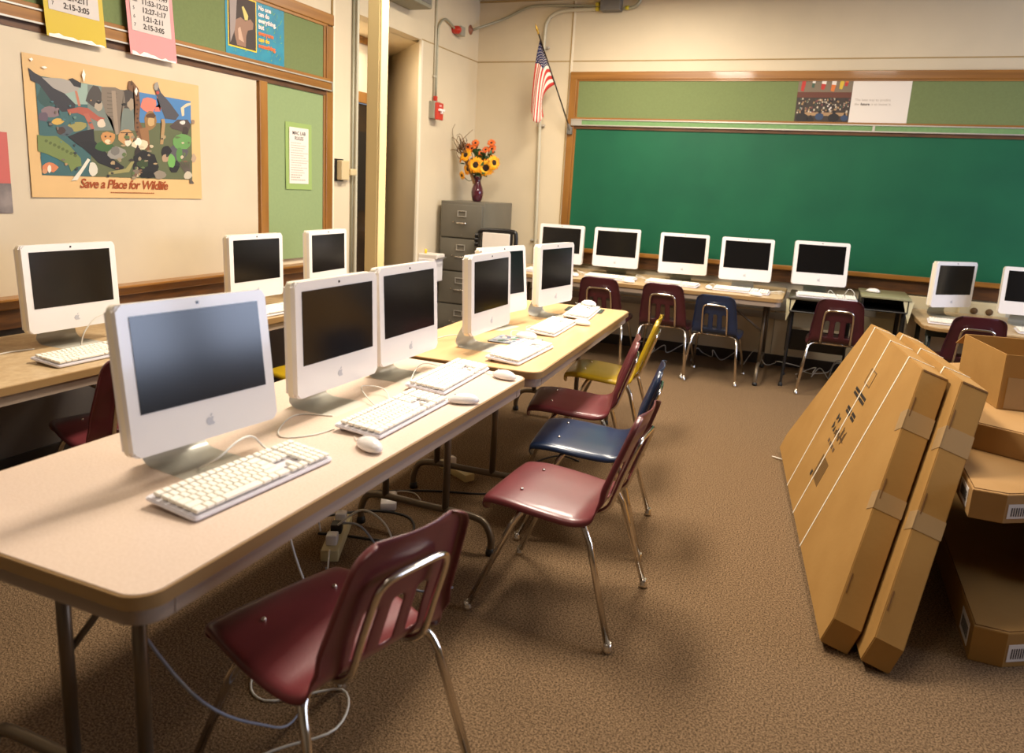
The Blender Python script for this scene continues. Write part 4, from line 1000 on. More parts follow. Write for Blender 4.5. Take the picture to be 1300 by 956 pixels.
# ------------------------------------------------------------------ leaning cartons
e = Vector((-.113, .994, 0)).normalized(); n0 = Vector((e.y, -e.x, 0)); al = math.radians(19)
w_ = n0*math.sin(al)+Vector((0, 0, math.cos(al))); nn = n0*math.cos(al)-Vector((0, 0, math.sin(al)))
HEXA = [(-.735, 0), (-.735, .10), (-.208, .948), (.874, .948), (1.40, .10), (1.40, 0)]
def carton_parts(t, k, T, straps, marks, tapes):
    P = [(a*k, b*k) for a, b in HEXA]; T *= k
    bm = BM(); prism(bm, P, 0, T, bev=.003); obj('carton_body', bm, M['card'], t, 30)
    # lid seam running round the edges
    def along(a, b, f0, f1, z, wd=.004):
        a, b = Vector((*a, 0)), Vector((*b, 0)); d = b-a; p = a+d*f0; q = a+d*f1; m = (p+q)/2; L = (q-p).length; u = d.normalized(); v = Vector((u.y, -u.x, 0))
        mx = Matrix.Translation(Vector((m.x, m.y, z))) @ Matrix((( u.x, v.x, 0, 0), (u.y, v.y, 0, 0), (0, 0, 1, 0), (0, 0, 0, 1)))
        return mx, L
    for (f0, f1) in ((.10, .17), (.46, .54), (.80, .88)):
        bm = BM(); mx, L = along(P[1], P[2], f0, f1, .010); addbox(bm, 0, 0, 0, L, .003, .004, mx=mx); obj('tuck_slot', bm, M['cardin'], t)
    bm = BM(); mx, L = along(P[1], P[2], .992, .998, T/2); addbox(bm, 0, 0, 0, L, .003, T*.9, mx=mx); obj('lid_gap', bm, M['cardin'], t)
    for s in straps:
        bm = BM(); s *= k; h = .948*k
        addbox(bm, s, h/2, -.001, .012, h, .002); addbox(bm, s, h+.001, T/2, .012, .002, T+.003)
        obj('strap', bm, M['strap'], t)
    for (f0, f1) in tapes:
        bm = BM(); mx, L = along(P[1], P[2], f0, f1, T/2, 0); addbox(bm, 0, 0, 0, L, .0022, T+.002, mx=mx)
        mx, L = along(P[1], P[2], f0, f1, -.0008, 0); addbox(bm, 0, .028, 0, L, .06, .0016, mx=mx)
        obj('tape_strip', bm, M['tape'], t)
    return P, T
def leaning(label, s_sh, w_sh, k, t0):
    O = Vector((0.098, 3.319, 0)); Cc = Vector((0, 0, 1.484))
    base = O+e*s_sh+w_*w_sh+nn*t0
    base = Cc+(base-Cc)*k
    t = thing('long_carton', label, 'carton', base, 0, 'trapezoid cartons leaning on the stack')
    t.rotation_euler = Matrix((e, w_, nn)).transposed().to_euler()
    return t
t = leaning('long trapezoid carton with white straps and printed symbols, the outer of the two leaning ones', 0, 0, .9778, 0)
P, T = carton_parts(t, .9778, .10, (.755, .383, .012), 1, ((.13, .005), ) and ((.42, .49), (.745, .825)))
bm = BM(); rr = random.Random(4)
Z0 = -.0012
def fb(s0, s1, a, b, mi=0, bmm=None): addbox(bmm or bm, (s0+s1)/2, (a+b)/2, Z0, abs(s1-s0), b-a, .0012, mi=mi)
for row, z0, s0, n in ((0, .650, .49, 12), (1, .630, .485, 12), (2, .560, .455, 10), (3, .542, .45, 10)):
    for k in range(n):
        if k in (5,): continue
        fb(s0-k*.0205, s0-.014-k*.0205, z0, z0+.014)
poly(bm, [(.525, .425, Z0-.001), (.525, .465, Z0-.001), (.49, .445, Z0-.001)]); poly(bm, [(.525, .47, Z0-.001), (.525, .51, Z0-.001), (.49, .49, Z0-.001)])
poly(bm, [(.485, .50, Z0-.001), (.45, .50, Z0-.001), (.467, .468, Z0-.001)]); poly(bm, [(.485, .425, Z0-.001), (.45, .425, Z0-.001), (.467, .455, Z0-.001)])
for k in range(13): fb(.435-k*.016, .427-k*.016, .415+rr.uniform(0, .03), .44+rr.uniform(0, .06), 1)
for k in range(4): fb(.47-k*.05, .44-k*.05, .372, .39, 1)
for k in range(10): fb(.41-k*.0175, .405-k*.0175, .205, .32, 1)
fb(.46, .43, .19, .215, 0)
for a, b, c, d in ((.41, .30, .705, .709), (.41, .30, .775, .779), (.412, .408, .705, .779), (.302, .298, .705, .779)): fb(a, b, c, d, 1)
obj('printed_marks', bm, [M['ink'], M['inkfade']], t)
t = leaning('long trapezoid carton tucked behind the printed one, leaning on the stack', -.03, .02, .962, .13)
carton_parts(t, .962, .10, (.78, .42, .03), 0, ((.40, .47), (.72, .81)))

# ------------------------------------------------------------------ flat stack of cartons
def flatbox(label, D, z0, k=1.0, rz=0, T=.10, flip=False, labels=True, m='card2', H=HEXA):
    """D = plan position of the square corner; long edge runs away from the camera (+Y) unless flipped"""
    t = thing('flat_carton', label, 'carton', (D[0], D[1], z0), rz, 'flat cartons stacked beside the leaning ones')
    # local: along = +Y (from -.735), perp = +X
    P = [((b)*k, (a+.735)*k) for a, b in H]
    if flip: P = [(-x+.948*k, y) for x, y in P]
    bm = BM(); prism(bm, P, 0, T, bev=.002); obj('carton_body', bm, M[m], t, 30)
    Q = [(p[0]*.0+p[0], p[1]) for p in P]
    c = Vector((sum(p[0] for p in P)/len(P), sum(p[1] for p in P)/len(P)))
    bm = BM(); ins = []
    for p in P:
        v = Vector(p); d = (c-v); ins.append((v.x+d.x*.022, v.y+d.y*.014))
    prism(bm, ins, T-.0005, T+.003, mi=0); obj('lid_panel', bm, M[m], t, 30)
    # dark fold line around the lid
    bm = BM()
    for a, b in zip(ins, ins[1:]+ins[:1]): tube(bm, [(a[0], a[1], T+.001), (b[0], b[1], T+.001)], .0018, 5)
    obj('fold_line', bm, M['cardin'], t)
    if labels and not flip:
        bm = BM(); addbox(bm, -.001, .115, T*.5, .0016, .13, T*.66); 
        for q in range(12): addbox(bm, -.002, .062+q*.009, T*.5, .001, .004, T*.36, mi=1)
        obj('barcode_label', bm, [M['label'], M['ink']], t)
        a = Vector(P[1]); b = Vector(P[2]); u = (b-a).normalized(); mx = Matrix(((u.x, u.y, 0, a.x), (u.y, -u.x, 0, a.y), (0, 0, 1, 0), (0, 0, 0, 1)))
        bm = BM(); addbox(bm, .06, .001, T*.42, .10, .0016, T*.5, mx=mx)
        for q in range(9): addbox(bm, .025+q*.009, .002, T*.40, .004, .001, T*.3, mi=1, mx=mx)
        obj('barcode_label', bm, [M['label'], M['ink']], t)
    return t
flatbox('flat carton lying on the carpet at the bottom of the stack', (.649, 2.71), .0, T=.125, m='card')
z = .1285
for k, (dx, dy) in enumerate(((.36, .42), (.33, .46), (.37, .44))):
    flatbox(['flat carton in the shadow, second from the bottom of the stack', 'flat carton in the shadow in the middle of the stack', 'flat carton in the shadow directly under the jutting one'][k], (.649+dx, 2.71+dy), z, T=.1165, m='card', k=.9, labels=False); z += .120
flatbox('flat carton with barcode labels jutting out toward the camera', (.578, 2.745), z+.0005, T=.10)
z5 = z+.1045
flatbox('flat carton turned at an angle under the open box', (.675, 2.726), z5+.0005, T=.10, rz=math.radians(6), flip=True, labels=False)
z6 = z5+.105
# open box on top
t = thing('open_box', 'open cardboard box standing on top of the carton stack', 'box', (.857, 3.74, z6), math.radians(9.5))
bm = BM(); W, D, Hh, th = .46, .47, .23, .005
x0, x1, y0, y1 = -.12, -.12+W, -.20, -.20+D
for (a, b, c, d_) in ((x0, (y0+y1)/2, th, D), (x1, (y0+y1)/2, th, D), ((x0+x1)/2, y0, W, th), ((x0+x1)/2, y1, W, th)): addbox(bm, a, b, Hh/2, c, d_, Hh)
addbox(bm, (x0+x1)/2, (y0+y1)/2, .004, W, D, .006)
obj('box_walls', bm, M['card'], t)
bm = BM(); mx = Matrix.Translation((x1, (y0+y1)/2, Hh)) @ Matrix.Rotation(math.radians(-35), 4, 'Y'); addbox(bm, .0, 0, .06, .004, D, .12, mx=mx); obj('box_flap', bm, M['card2'], t)
bm = BM(); mx = Matrix.Translation(((x0+x1)/2, y1, Hh)) @ Matrix.Rotation(math.radians(60), 4, 'X'); addbox(bm, .0, 0, -.06, W, .004, .12, mx=mx); obj('box_flap', bm, M['card2'], t)
bm = BM(); addbox(bm, x0+.15, y0-.0035, .07, .26, .0015, .13); obj('tape_strip', bm, M['tape'], t)

# ------------------------------------------------------------------ filing cabinet, vase, board
t = thing('filing_cabinet', 'grey four-drawer steel filing cabinet in the corner', 'cabinet', (-3.145, 6.75, 0), 0)
X0, X1, Y0, Y1, CH_ = -3.375, -2.915, 6.41, 7.10, 1.327
bm = BM(); addbox(bm, (X0+X1)/2, (Y0+Y1)/2+.01, CH_/2, X1-X0, Y1-Y0-.02, CH_, .006); part('cabinet_body', bm, M['cabinet'], t, 40)
for k in range(4):
    z1 = CH_-.03-k*.318; z0 = z1-.305; zc = (z0+z1)/2
    bm = BM(); addbox(bm, (X0+X1)/2, Y0+.006, zc, X1-X0-.03, .026, z1-z0, .005)
    dr = part('drawer', bm, M['cabinet'], t, 40)
    def sub(name, bm, m, sm=None):
        o = obj(name, bm, m, dr, smooth=sm); o.data.transform((t.matrix_basis @ dr.matrix_basis).inverted()); return o
    cx = (X0+X1)/2+.01
    bm = BM()
    for (a, b, c, d_) in ((cx, zc+.095, .09, .006), (cx, zc+.045, .09, .006), (cx-.042, zc+.07, .006, .05), (cx+.042, zc+.07, .006, .05)): addbox(bm, a, Y0-.012, b, c, .012, d_, .0015)
    sub('label_holder', bm, M['alu'])
    bm = BM(); tube(bm, smoothpath([(cx-.045, Y0-.006, zc-.015), (cx-.04, Y0-.03, zc-.018), (cx+.04, Y0-.03, zc-.018), (cx+.045, Y0-.006, zc-.015)], 4), .007); addbox(bm, cx-.085, Y0-.012, zc-.01, .012, .014, .012, .002)
    sub('drawer_handle', bm, M['chrome'])
    if k == 0:
        bm = BM(); lathe(bm, [(0, 0), (.006, 0), (.006, .004), (0, .004)], 10, mx=Matrix.Translation((cx, Y0-.006, z0+.02)) @ Matrix.Rotation(PI/2, 4, 'X')); sub('lock', bm, M['junction'])

VX, VY, VZ = -3.135, 6.72, 1.3275
t = thing('vase', 'burgundy glass vase on the filing cabinet', 'vase', (VX, VY, VZ))
bm = BM(); lathe(bm, [(0, 0), (.034, 0), (.046, .02), (.057, .06), (.060, .09), (.052, .13), (.036, .17), (.029, .20), (.032, .225), (.038, .235), (.034, .234), (.026, .22), (.024, .19), (.03, .15), (0, .03)], 32); obj('vase_body', bm, M['vase'], t, 60)
bm = BM(); lathe(bm, [(.0335, .214), (.0375, .222), (.0395, .234), (.0375, .240), (.034, .236)], 28); obj('vase_rim', bm, M['vase'], t, 60)
t = thing('flower_bouquet', 'artificial bouquet of sunflowers, orange daisies and dried grasses in the vase', 'flowers', (VX, VY, VZ+.2))
rr = random.Random(2)
def flower(name, x, z, yo, R, m, nlay, npet, face=(0.25, -1, .1), core=.4):
    c = Vector((VX+x, VY-.05-yo, VZ+z)); f = Vector(face).normalized()
    q = f.to_track_quat('Z', 'Y').to_matrix().to_4x4(); mx = Matrix.Translation(c) @ q
    bm = BM()
    for l in range(nlay):
        for i in range(npet):
            a = 2*PI*(i+.5*l)/npet+rr.uniform(-.08, .08); r = R*rr.uniform(.86, 1.05); w = R*.13; ca, sa = math.cos(a), math.sin(a)
            def pt(u, v, h): return mx @ Vector((ca*u-sa*v, sa*u+ca*v, h))
            h = .004*l
            vs = [bm.verts.new(pt(*p)) for p in ((R*core*.7, -w*.5, h), (r*.62, -w, h+.006), (r*.9, -w*.45, h+.002), (r, 0, h-.006), (r*.9, w*.45, h+.002), (r*.62, w, h+.006), (R*core*.7, w*.5, h))]
            bm.faces.new(vs)
    o = part(name, bm, m, t)
    bm = BM(); lathe(bm, [(0, .012), (R*core*.5, .011), (R*core, .004), (R*core*1.02, -.004), (0, -.006)], 16, mx=mx)
    d = obj('seed_head', bm, M['seedhead'], o, 60); d.data.transform((t.matrix_basis @ o.matrix_basis).inverted())
    bm = BM(); tube(bm, smoothpath([c-f*.005, c-f*.04+Vector((-x*.25, 0, -.06)), Vector((VX+x*.15, VY, VZ+.22)), Vector((VX, VY, VZ+.16))], 4), .0035, 6); part('stem', bm, M['leaf'], t)
px_ = .0074   # about metres per photo pixel at the vase
for (u, v, R, f) in ((606.5, 208, .084, (.1, -1, .1)), (620, 211, .090, (.3, -1, .05)), (594, 213, .068, (-.35, -1, 0)), (591, 196, .070, (-.2, -1, .4)), (631, 204, .075, (1, -.5, .1)), (586, 222, .045, (-.6, -1, -.3)), (583, 201, .04, (-.9, -.6, .2))):
    flower('sunflower', (u-605.5)*px_, (255-v)*px_, rr.uniform(-.01, .03), R, M['petal'], 2, 15, f)
for (u, v, R) in ((600, 180, .042), (597, 187, .045), (589, 185, .04), (622, 179, .044), (615, 188, .04), (624, 187, .05), (610, 193, .032)):
    flower('orange_daisy', (u-605.5)*px_, (255-v)*px_, rr.uniform(-.06, 0), R, M['petal2'], 2, 13, (rr.uniform(-.3, .4), -1, rr.uniform(.2, .7)), .3)
bm = BM()
for k in range(80):
    a = rr.uniform(0, 2*PI); x = rr.gauss(0, .07)+.01; z = rr.uniform(.235, .50)+(-.0); y = rr.uniform(-.05, .05)
    if z < .30: x *= .8
    c = Vector((VX+x, VY+y, VZ+z)); d = Vector((rr.uniform(-1, 1), rr.uniform(-1, .4), rr.uniform(-.8, .8))).normalized(); s = d.cross(Vector((rr.uniform(-1, 1), 1, rr.uniform(-1, 1)))).normalized()
    l = rr.uniform(.05, .085); w = l*.32; up = d.cross(s)
    vs = [bm.verts.new(p) for p in (c, c+d*l*.3+s*w*.8+up*.004, c+d*l*.6+s*w*.8+up*.004, c+d*l, c+d*l*.6-s*w*.8+up*.004, c+d*l*.3-s*w*.8+up*.004)]
    bm.faces.new(vs)
part('foliage', bm, M['leaf'], t)
bm = BM()
for P in ([(590, 200), (580, 188), (570, 178), (569, 165), (573, 157)], [(590, 200), (584, 180), (577, 172), (575, 180), (582, 190)], [(592, 195), (586, 178), (590, 170), (600, 164)], [(585, 200), (574, 190), (564, 192), (560, 198)], [(590, 205), (580, 200), (575, 193), (580, 190)], [(588, 195), (578, 180), (570, 174), (568, 178)], [(590, 198), (588, 182), (581, 170), (576, 172)]):
    pts = [Vector((VX+(u-605.5)*px_, VY-.02-rr.uniform(0, .06), VZ+(255-v)*px_)) for u, v in [(604, 232)]+P]; q = smoothpath(pts, 5)
    tube(bm, q, .004, 5, rs=[.0045*(1-i/len(q))+.0012 for i in range(len(q))])
part('dry_stalk', bm, M['drygrass'], t)
bm = BM()
for k in range(90):
    c = Vector((VX+(rr.gauss(583, 3.0)-605.5)*px_, VY-.03+rr.uniform(-.03, .03), VZ+(255-rr.gauss(187, 5.5))*px_)); d = Vector((-.5+rr.uniform(-.3, .3), rr.uniform(-.3, .3), 1)).normalized()
    tube(bm, [c-d*.02, c+d*.02], .0025, 4)
part('plume', bm, M['plume'], t)

t = thing('easel_board', 'small white board in a black curved frame in front of the filing cabinet', 'board', (-2.75, 6.33, .7375), math.radians(0))
bm = BM(); addbox(bm, -2.737, 6.38, .905, .272, .016, .32, .004); part('white_panel', bm, M['paper'], t)
bm = BM(); tube(bm, smoothpath([(-2.90, 6.40, .75), (-2.925, 6.41, .9), (-2.925, 6.41, 1.02), (-2.90, 6.41, 1.075), (-2.74, 6.41, 1.088), (-2.585, 6.41, 1.085), (-2.555, 6.41, 1.05), (-2.555, 6.41, .9), (-2.57, 6.40, .75)], 4), .02, 10); addbox(bm, -2.735, 6.40, .92, .31, .012, .33); part('black_frame', bm, M['black'], t, 50)
bm = BM()
for z in (.99, 1.03, .95): lathe(bm, [(0, -.02), (.022, -.018), (.022, .018), (0, .02)], 12, mx=Matrix.Translation((-2.93, 6.385, z)) @ Matrix.Rotation(PI/2, 4, 'Y'))
part('clamp_knob', bm, M['black'], t, 50)
bm = BM(); addbox(bm, -2.74, 6.42, .752, .36, .14, .03, .006); part('easel_base', bm, M['black'], t)
t.location.y -= .06

# ------------------------------------------------------------------ flag
t = thing('wall_flag', 'United States flag drooping from a staff angled off the chalkboard frame', 'flag', (-2.385, 7.164, 2.06))
B_, T_ = Vector((-2.371, 7.14, 2.072)), Vector((-2.622, 6.80, 2.88))
bm = BM(); tube(bm, [B_, T_], .0065, 8); part('flagpole', bm, M['staff'], t)
bm = BM(); d = (T_-B_).normalized(); q = d.to_track_quat('Z', 'Y').to_matrix().to_4x4(); lathe(bm, [(.008, 0), (.012, .01), (.006, .02), (.013, .035), (.009, .06), (0, .095)], 10, mx=Matrix.Translation(T_) @ q); part('finial', bm, M['gold'], t, 60)
bm = BM(); addbox(bm, -2.375, 7.15, 2.055, .05, .03, .07, .004); lathe(bm, [(.012, -.03), (.014, .0), (.012, .05)], 12, mx=Matrix.Translation(B_) @ q); part('staff_bracket', bm, M['junction'], t, 50)
K = [[(-2.613, 6.828, 2.850), (-2.668, 6.86, 2.60), (-2.697, 6.90, 2.20)],
     [(-2.548, 6.905, 2.640), (-2.600, 6.88, 2.575), (-2.642, 6.91, 2.105)],
     [(-2.492, 6.985, 2.465), (-2.580, 6.94, 2.362), (-2.575, 6.95, 2.165)]]
def bez(a, b, c, t): return [a[i]*(1-t)*(1-t)+2*b[i]*t*(1-t)+c[i]*t*t for i in range(3)]
def qd(a, b, c, t):      # quadratic through three points at 0, .45, 1
    tm = .45; ctrl = [(b[i]-a[i]*(1-tm)**2-c[i]*tm*tm)/(2*tm*(1-tm)) for i in range(3)]; return bez(a, ctrl, c, t)
NU, NV = 40, 26
def fp(u, v):
    r = [qd(K[i][0], K[i][1], K[i][2], u) for i in range(3)]
    p = qd(r[0], r[1], r[2], v) if True else None
    fold = math.sin(v*PI*3.2+u*1.5)*.009*min(1, u*2.2)
    return Vector((p[0]+fold*.35, p[1]+fold, p[2]))
bm = BM(); g = [[bm.verts.new(fp(i/NU, j/NV)) for j in range(NV+1)] for i in range(NU+1)]
for i in range(NU):
    for j in range(NV):
        f = bm.faces.new((g[i][j], g[i+1][j], g[i+1][j+1], g[i][j+1])); f.smooth = True
        st = j//2; f.material_index = 0 if st % 2 == 0 else 1
        if i < NU*.40 and st < 7: f.material_index = 2
bmesh.ops.recalc_face_normals(bm, faces=bm.faces[:])
me_f = bm
bmesh.ops.solidify(bm, geom=bm.faces[:], thickness=.0015)
part('flag_cloth', bm, [M['flagred'], M['flagwhite'], M['flagblue']], t)
bm = BM()
for r in range(9):
    for c in range(6 if r % 2 == 0 else 5):
        u = .40*((c+.5)/6+(0 if r % 2 == 0 else .5/6)); v = 7/13*(r+.6)/9.2
        p = fp(u, v); du = (fp(u+.01, v)-p); dv = (fp(u, v+.01)-p); nrm = du.cross(dv).normalized(); du.normalize(); dv = nrm.cross(du)
        for sgn in (1, -1):
            pp = p+nrm*sgn*.0035
            poly(bm, [pp+du*math.cos(a)*rad+dv*math.sin(a)*rad for a, rad in [(PI*k/5, .0052 if k % 2 == 0 else .0022) for k in range(10)]])
part('stars', bm, M['flagwhite'], t)

# ------------------------------------------------------------------ cables, power strips
def cable(label, P, r=.0032, m='cable', cat='cable', group='loose cables', name='cable'):
    bm = BM(); tube(bm, smoothpath(P, 6), r, 6); o = obj(name, bm, M[m]); rebase(o, min(P, key=lambda p: p[2])); return tag(o, label, cat, group)
Zf = .004
cable('white cable looping on the carpet under the near end of the beige table', [(-1.25, 1.05, Zf), (-1.15, 1.30, .03), (-1.02, 1.45, .05), (-1.12, 1.62, .02), (-1.3, 1.5, Zf), (-1.42, 1.6, Zf), (-1.5, 1.95, Zf)], .0035)
cable('blue-grey cable hanging from the beige table edge down to the carpet', [(-1.3, 1.0, .66), (-1.16, 1.10, .35), (-1.10, 1.25, .18), (-1.18, 1.5, Zf), (-1.35, 1.9, Zf), (-1.6, 2.2, Zf)], .0035, 'cablegrey')
cable('white cable hanging beside the foreground chair seat', [(-1.3, 1.62, .66), (-1.33, 1.65, .45), (-1.29, 1.7, .22), (-1.4, 1.9, Zf), (-1.62, 2.25, .05)], .0035)
cable('pale grey cable curling out of the beige power strip', [(-1.66, 2.36, .10), (-1.58, 2.42, .16), (-1.45, 2.40, .12), (-1.36, 2.30, .03), (-1.40, 2.18, Zf), (-1.5, 2.05, Zf)], .0045)
cable('blue-grey cable running from the beige power strip along the carpet', [(-1.66, 2.38, .10), (-1.55, 2.36, .12), (-1.42, 2.32, .05), (-1.22, 2.22, Zf), (-1.1, 2.3, Zf)], .0045, 'cablegrey')
cable('black cable coiled on the carpet beyond the power strip', [(-1.9, 2.55, Zf), (-1.72, 2.72, Zf), (-1.55, 2.74, Zf), (-1.46, 2.62, Zf), (-1.52, 2.50, Zf), (-1.68, 2.46, Zf), (-1.8, 2.42, Zf)], .006, 'cableblk')
cable('black cable trailing between the feet of the beige and maple tables', [(-1.85, 2.9, Zf), (-1.6, 3.05, Zf), (-1.35, 3.15, Zf), (-1.22, 3.3, Zf), (-1.3, 3.6, Zf), (-1.2, 3.8, .02), (-1.08, 3.82, Zf)], .005, 'cableblk')
cable('white cable bundle rising into the beige power strip', [(-1.70, 2.30, .09), (-1.72, 2.28, .25), (-1.70, 2.2, .45), (-1.66, 2.1, .64)], .004)
t = thing('power_strip', 'beige power strip full of white plugs on the carpet under the beige table', 'power strip', (-1.69, 2.40, 0), math.radians(25))
bm = BM(); addbox(bm, 0, 0, .025, .07, .34, .05, .006); obj('strip_body', bm, M['stripbeige'], t, 40)
for k in range(3): bm = BM(); addbox(bm, 0, -.11+k*.1, .072, .045, .05, .042, .006); obj('plug', bm, M['macwhite'] if k != 1 else M['blacksteel'], t, 40)
t = thing('power_adapter', 'white power adapter brick on the carpet beneath the centre tables', 'adapter', (-1.70, 2.82, 0), math.radians(30))
bm = BM(); addbox(bm, 0, 0, .02, .075, .15, .04, .01); obj('adapter_body', bm, M['macwhite'], t, 40)
bm = BM(); tube(bm, smoothpath([(0, .07, .02), (.05, .13, .01), (.12, .12, .004), (.15, .04, .004)], 5), .003, 6); obj('adapter_cord', bm, M['cable'], t)
t = thing('power_strip', 'cream power strip lying under the maple table', 'power strip', (-1.60, 3.32, 0), math.radians(60))
bm = BM(); addbox(bm, 0, 0, .02, .06, .26, .04, .006); obj('strip_body', bm, M['stripbeige'], t, 40)
bm = BM(); addbox(bm, 0, .05, .06, .04, .05, .038, .006); obj('plug', bm, M['macwhite'], t, 40)
rr = random.Random(21)
for k, (x0, x1, lab) in enumerate(((-1.5, -1.0, 'thin white cable looping under the far-wall table near the maroon chairs'), (-.95, -.55, 'thin white cable sagging behind the navy chair'), (-.45, .1, 'thin white cable sweeping along the baseboard to the dark desk'), (.0, .45, 'thin white cable tangled under the dark school desk'), (.05, .55, 'second thin white cable tangled under the school desks'))):
    P = []; n = 8
    for i in range(n): P.append((x0+(x1-x0)*i/(n-1)+rr.uniform(-.06, .06), 6.95+rr.uniform(-.12, .16), .006+abs(rr.uniform(-.05, .16))*(1 if 0 < i < n-1 else .0)))
    cable(lab, P, .0035, group='cables along the far wall')
# cables on the table tops
def tcable(label, P, z, r=.0022): return cable(label, [(x, y, z+r+.0006+h) for x, y, h in P], r, group='cables on the table tops')
tcable('white cable arching behind the first keyboard of the beige table', [(-1.38, 1.36, 0), (-1.33, 1.38, .035), (-1.325, 1.44, .06), (-1.33, 1.50, .055), (-1.32, 1.53, .02), (-1.28, 1.52, .012)], TT, .003)
tcable('thin cable snaking from the middle keyboard of the beige table', [(-1.28, 1.80, 0), (-1.30, 1.72, 0), (-1.36, 1.66, 0), (-1.42, 1.72, 0), (-1.46, 1.85, 0), (-1.36, 1.9, 0)], TT)
tcable('thin cable curling by the stand of the middle computer', [(-1.30, 2.06, 0), (-1.37, 2.10, .02), (-1.42, 2.16, .03), (-1.36, 2.20, .02), (-1.29, 2.12, 0), (-1.3, 2.0, 0)], TT)
tcable('thin cable by the stand at the far end of the beige table', [(-1.34, 2.35, 0), (-1.40, 2.50, .02), (-1.42, 2.62, .02), (-1.34, 2.66, 0), (-1.32, 2.5, 0)], TT)
tcable('white cable crossing the maple table behind the near computer', [(-1.76, 2.98, 0), (-1.68, 3.10, 0), (-1.60, 3.20, .02), (-1.56, 3.35, 0), (-1.55, 3.5, 0)], TT, .003)
tcable('thin cable looped on the maple table between the keyboards', [(-1.36, 3.40, 0), (-1.40, 3.50, .02), (-1.36, 3.62, 0), (-1.42, 3.76, 0), (-1.38, 3.86, 0)], TT)
tcable('white cable looping in front of the computer below the wildlife poster', [(-2.87, 2.20, .0), (-2.865, 2.22, .06), (-2.86, 2.28, .115), (-2.855, 2.36, .12), (-2.85, 2.35, .05), (-2.80, 2.34, .005), (-2.78, 2.3, .004)], TA, .003)
tcable('white cable trailing along the side-wall table toward the picture edge', [(-2.95, 2.05, 0), (-2.97, 1.95, 0), (-2.95, 1.8, 0), (-3.0, 1.6, 0)], TA, .003)
for (x, lab) in ((-1.40, 'tangle of thin cable beside the second far-wall computer'), (-.80, 'tangle of thin cable beside the third far-wall computer'), (-.28, 'tangle of thin cable at the end of the far-wall table'), (-1.98, 'tangle of thin cable between the first two far-wall computers')):
    P = [(x+rr.uniform(-.05, .09), 6.52+rr.uniform(-.08, .08), abs(rr.uniform(0, .045)) if 0 < i < 7 else 0) for i in range(8)]
    tcable(lab, P, TT)
for (x, y, lab) in ((.20, 6.60, 'white cable hooped behind the keyboard on the dark desk'),):
    tcable(lab, [(x-.08, y, 0), (x-.06, y+.02, .05), (x-.02, y, .02), (x+.04, y+.02, .01), (x+.08, y+.03, .07), (x+.12, y, .05), (x+.125, y-.02, .0)], TD)
# patterned mouse pads on the maple table
def pad(label, x, y, rz, w, h, mats):
    t = thing('mouse_pad', label, 'mouse pad', (x, y, TT+.0004), math.radians(rz))
    bm = BM(); prism(bm, roundrect(-w/2, -h/2, w/2, h/2, .012), 0, .003); obj('pad_base', bm, M['blacksteel'], t)
    bm = BM(); r3 = random.Random(int(y*100))
    prism(bm, roundrect(-w/2+.004, -h/2+.004, w/2-.004, h/2-.004, .01), .0028, .0034, mi=0)
    for k in range(40):
        a, b = r3.uniform(-w/2+.02, w/2-.02), r3.uniform(-h/2+.02, h/2-.02); s = r3.uniform(.006, .018)
        poly(bm, [(a+s*math.cos(c)*1.3, b+s*math.sin(c), .0035+k*.000005) for c in [i*PI/4 for i in range(8)]], r3.randint(1, len(mats)-1))
    obj('pad_print', bm, mats, t)
pm = [artmat((150,160,170)), artmat((60,110,70)), artmat((196,60,60)), artmat((90,100,130)), artmat((220,200,170))]
pad('colourful mouse pad partly under the near keyboard of the maple table', -1.33, 3.38, 92, .20, .23, pm)
pad('dark patterned mouse pad under the far keyboard of the maple table', -1.33, 4.56, 98, .17, .24, [artmat((52,58,46)), artmat((90,100,80)), artmat((40,90,60)), artmat((120,110,90))])
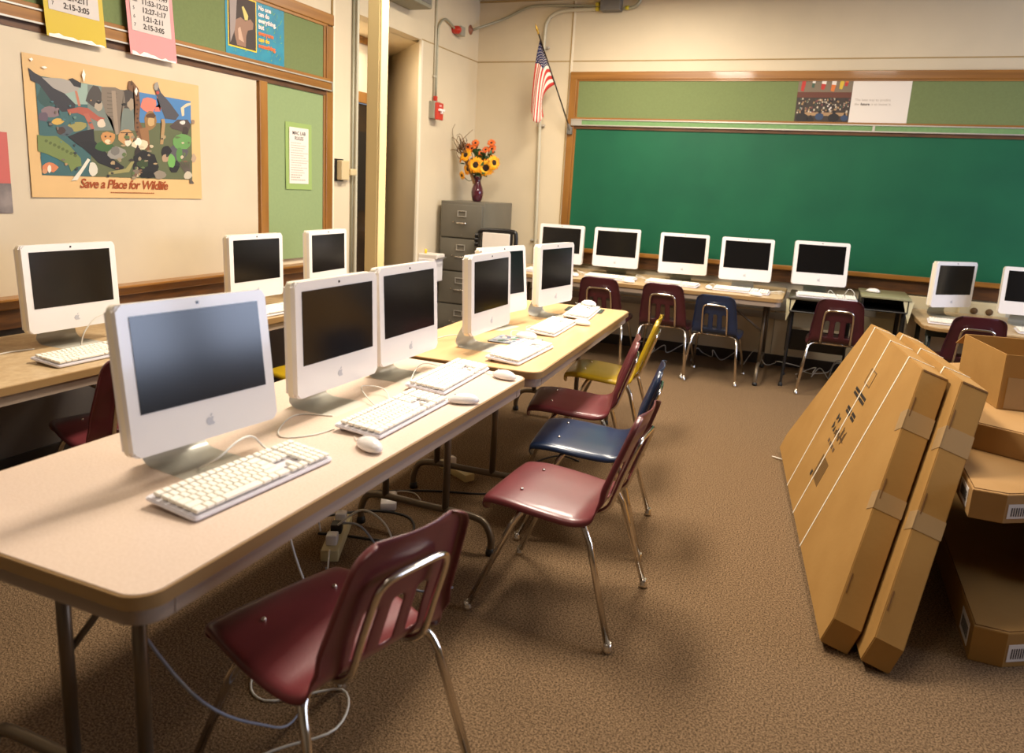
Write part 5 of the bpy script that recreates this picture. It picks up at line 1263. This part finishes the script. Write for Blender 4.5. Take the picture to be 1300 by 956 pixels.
# staple of small scraps seen on the carpet
bm = BM(); tube(bm, smoothpath([(-.09, 4.50, .004), (-.07, 4.47, .012), (-.02, 4.46, .008)], 4), .004, 5)
tag(rebase(obj('strap_offcut', bm, M['strap']), (-.09, 4.5, 0)), 'white strap offcut on the carpet at the foot of the leaning cartons', 'scrap')

# ------------------------------------------------------------------ light
def area(name, loc, rot, sx, sy, power, col):
    l = bpy.data.lights.new(name, 'AREA'); l.shape = 'RECTANGLE'; l.size = sx; l.size_y = sy; l.energy = power; l.color = col
    o = bpy.data.objects.new(name, l); C.objects.link(o); o.location = loc; o.rotation_euler = rot; return o
warm = (1, .89, .74)
for x, y, p in LAMPS:
    area('ceiling_lamp', (x, y, ZC-.06), (0, 0, 0), .5, 1.25, p, warm)
for a, b in WY:
    area('window_light', (XR+.02, (a+b)/2, 1.83), (0, PI/2, 0), 1.75, b-a-.05, WINP, (.66, .76, 1))
area('recess_fill_light', (-3.68, 5.45, 2.68), (0, 0, 0), .25, .4, 7, warm)  # added fill light without a fixture, brightens the recess walls
w = bpy.data.worlds.new('World'); sc.world = w; w.use_nodes = True
w.node_tree.nodes['Background'].inputs[0].default_value = (.55, .65, .8, 1); w.node_tree.nodes['Background'].inputs[1].default_value = .3

# ------------------------------------------------------------------ camera
R = Matrix(((0.92304741, 0.38072504, 0.05506298), (0.12701413, -0.16651963, -0.97782341), (-0.36311279, 0.90957114, -0.20206297)))
cam = bpy.data.cameras.new('camera'); co = bpy.data.objects.new('camera', cam); C.objects.link(co)
co.matrix_world = Matrix((( R[0][0], -R[1][0], -R[2][0], 0), (R[0][1], -R[1][1], -R[2][1], 0), (R[0][2], -R[1][2], -R[2][2], 1.484), (0, 0, 0, 1)))
cam.sensor_width = 36; cam.lens = 944.18/1300*36; cam.shift_y = -45/1300; cam.clip_start = .02
cam.dof.use_dof = True; cam.dof.focus_distance = 3.6; cam.dof.aperture_fstop = 2.8
sc.camera = co
sc.view_settings.view_transform = 'Standard'; sc.view_settings.look = 'None'; sc.view_settings.gamma = 1; sc.view_settings.use_curve_mapping = False
sc.view_settings.exposure = EXPO
sc.cycles.use_denoising = True
sc.cycles.max_bounces = 8
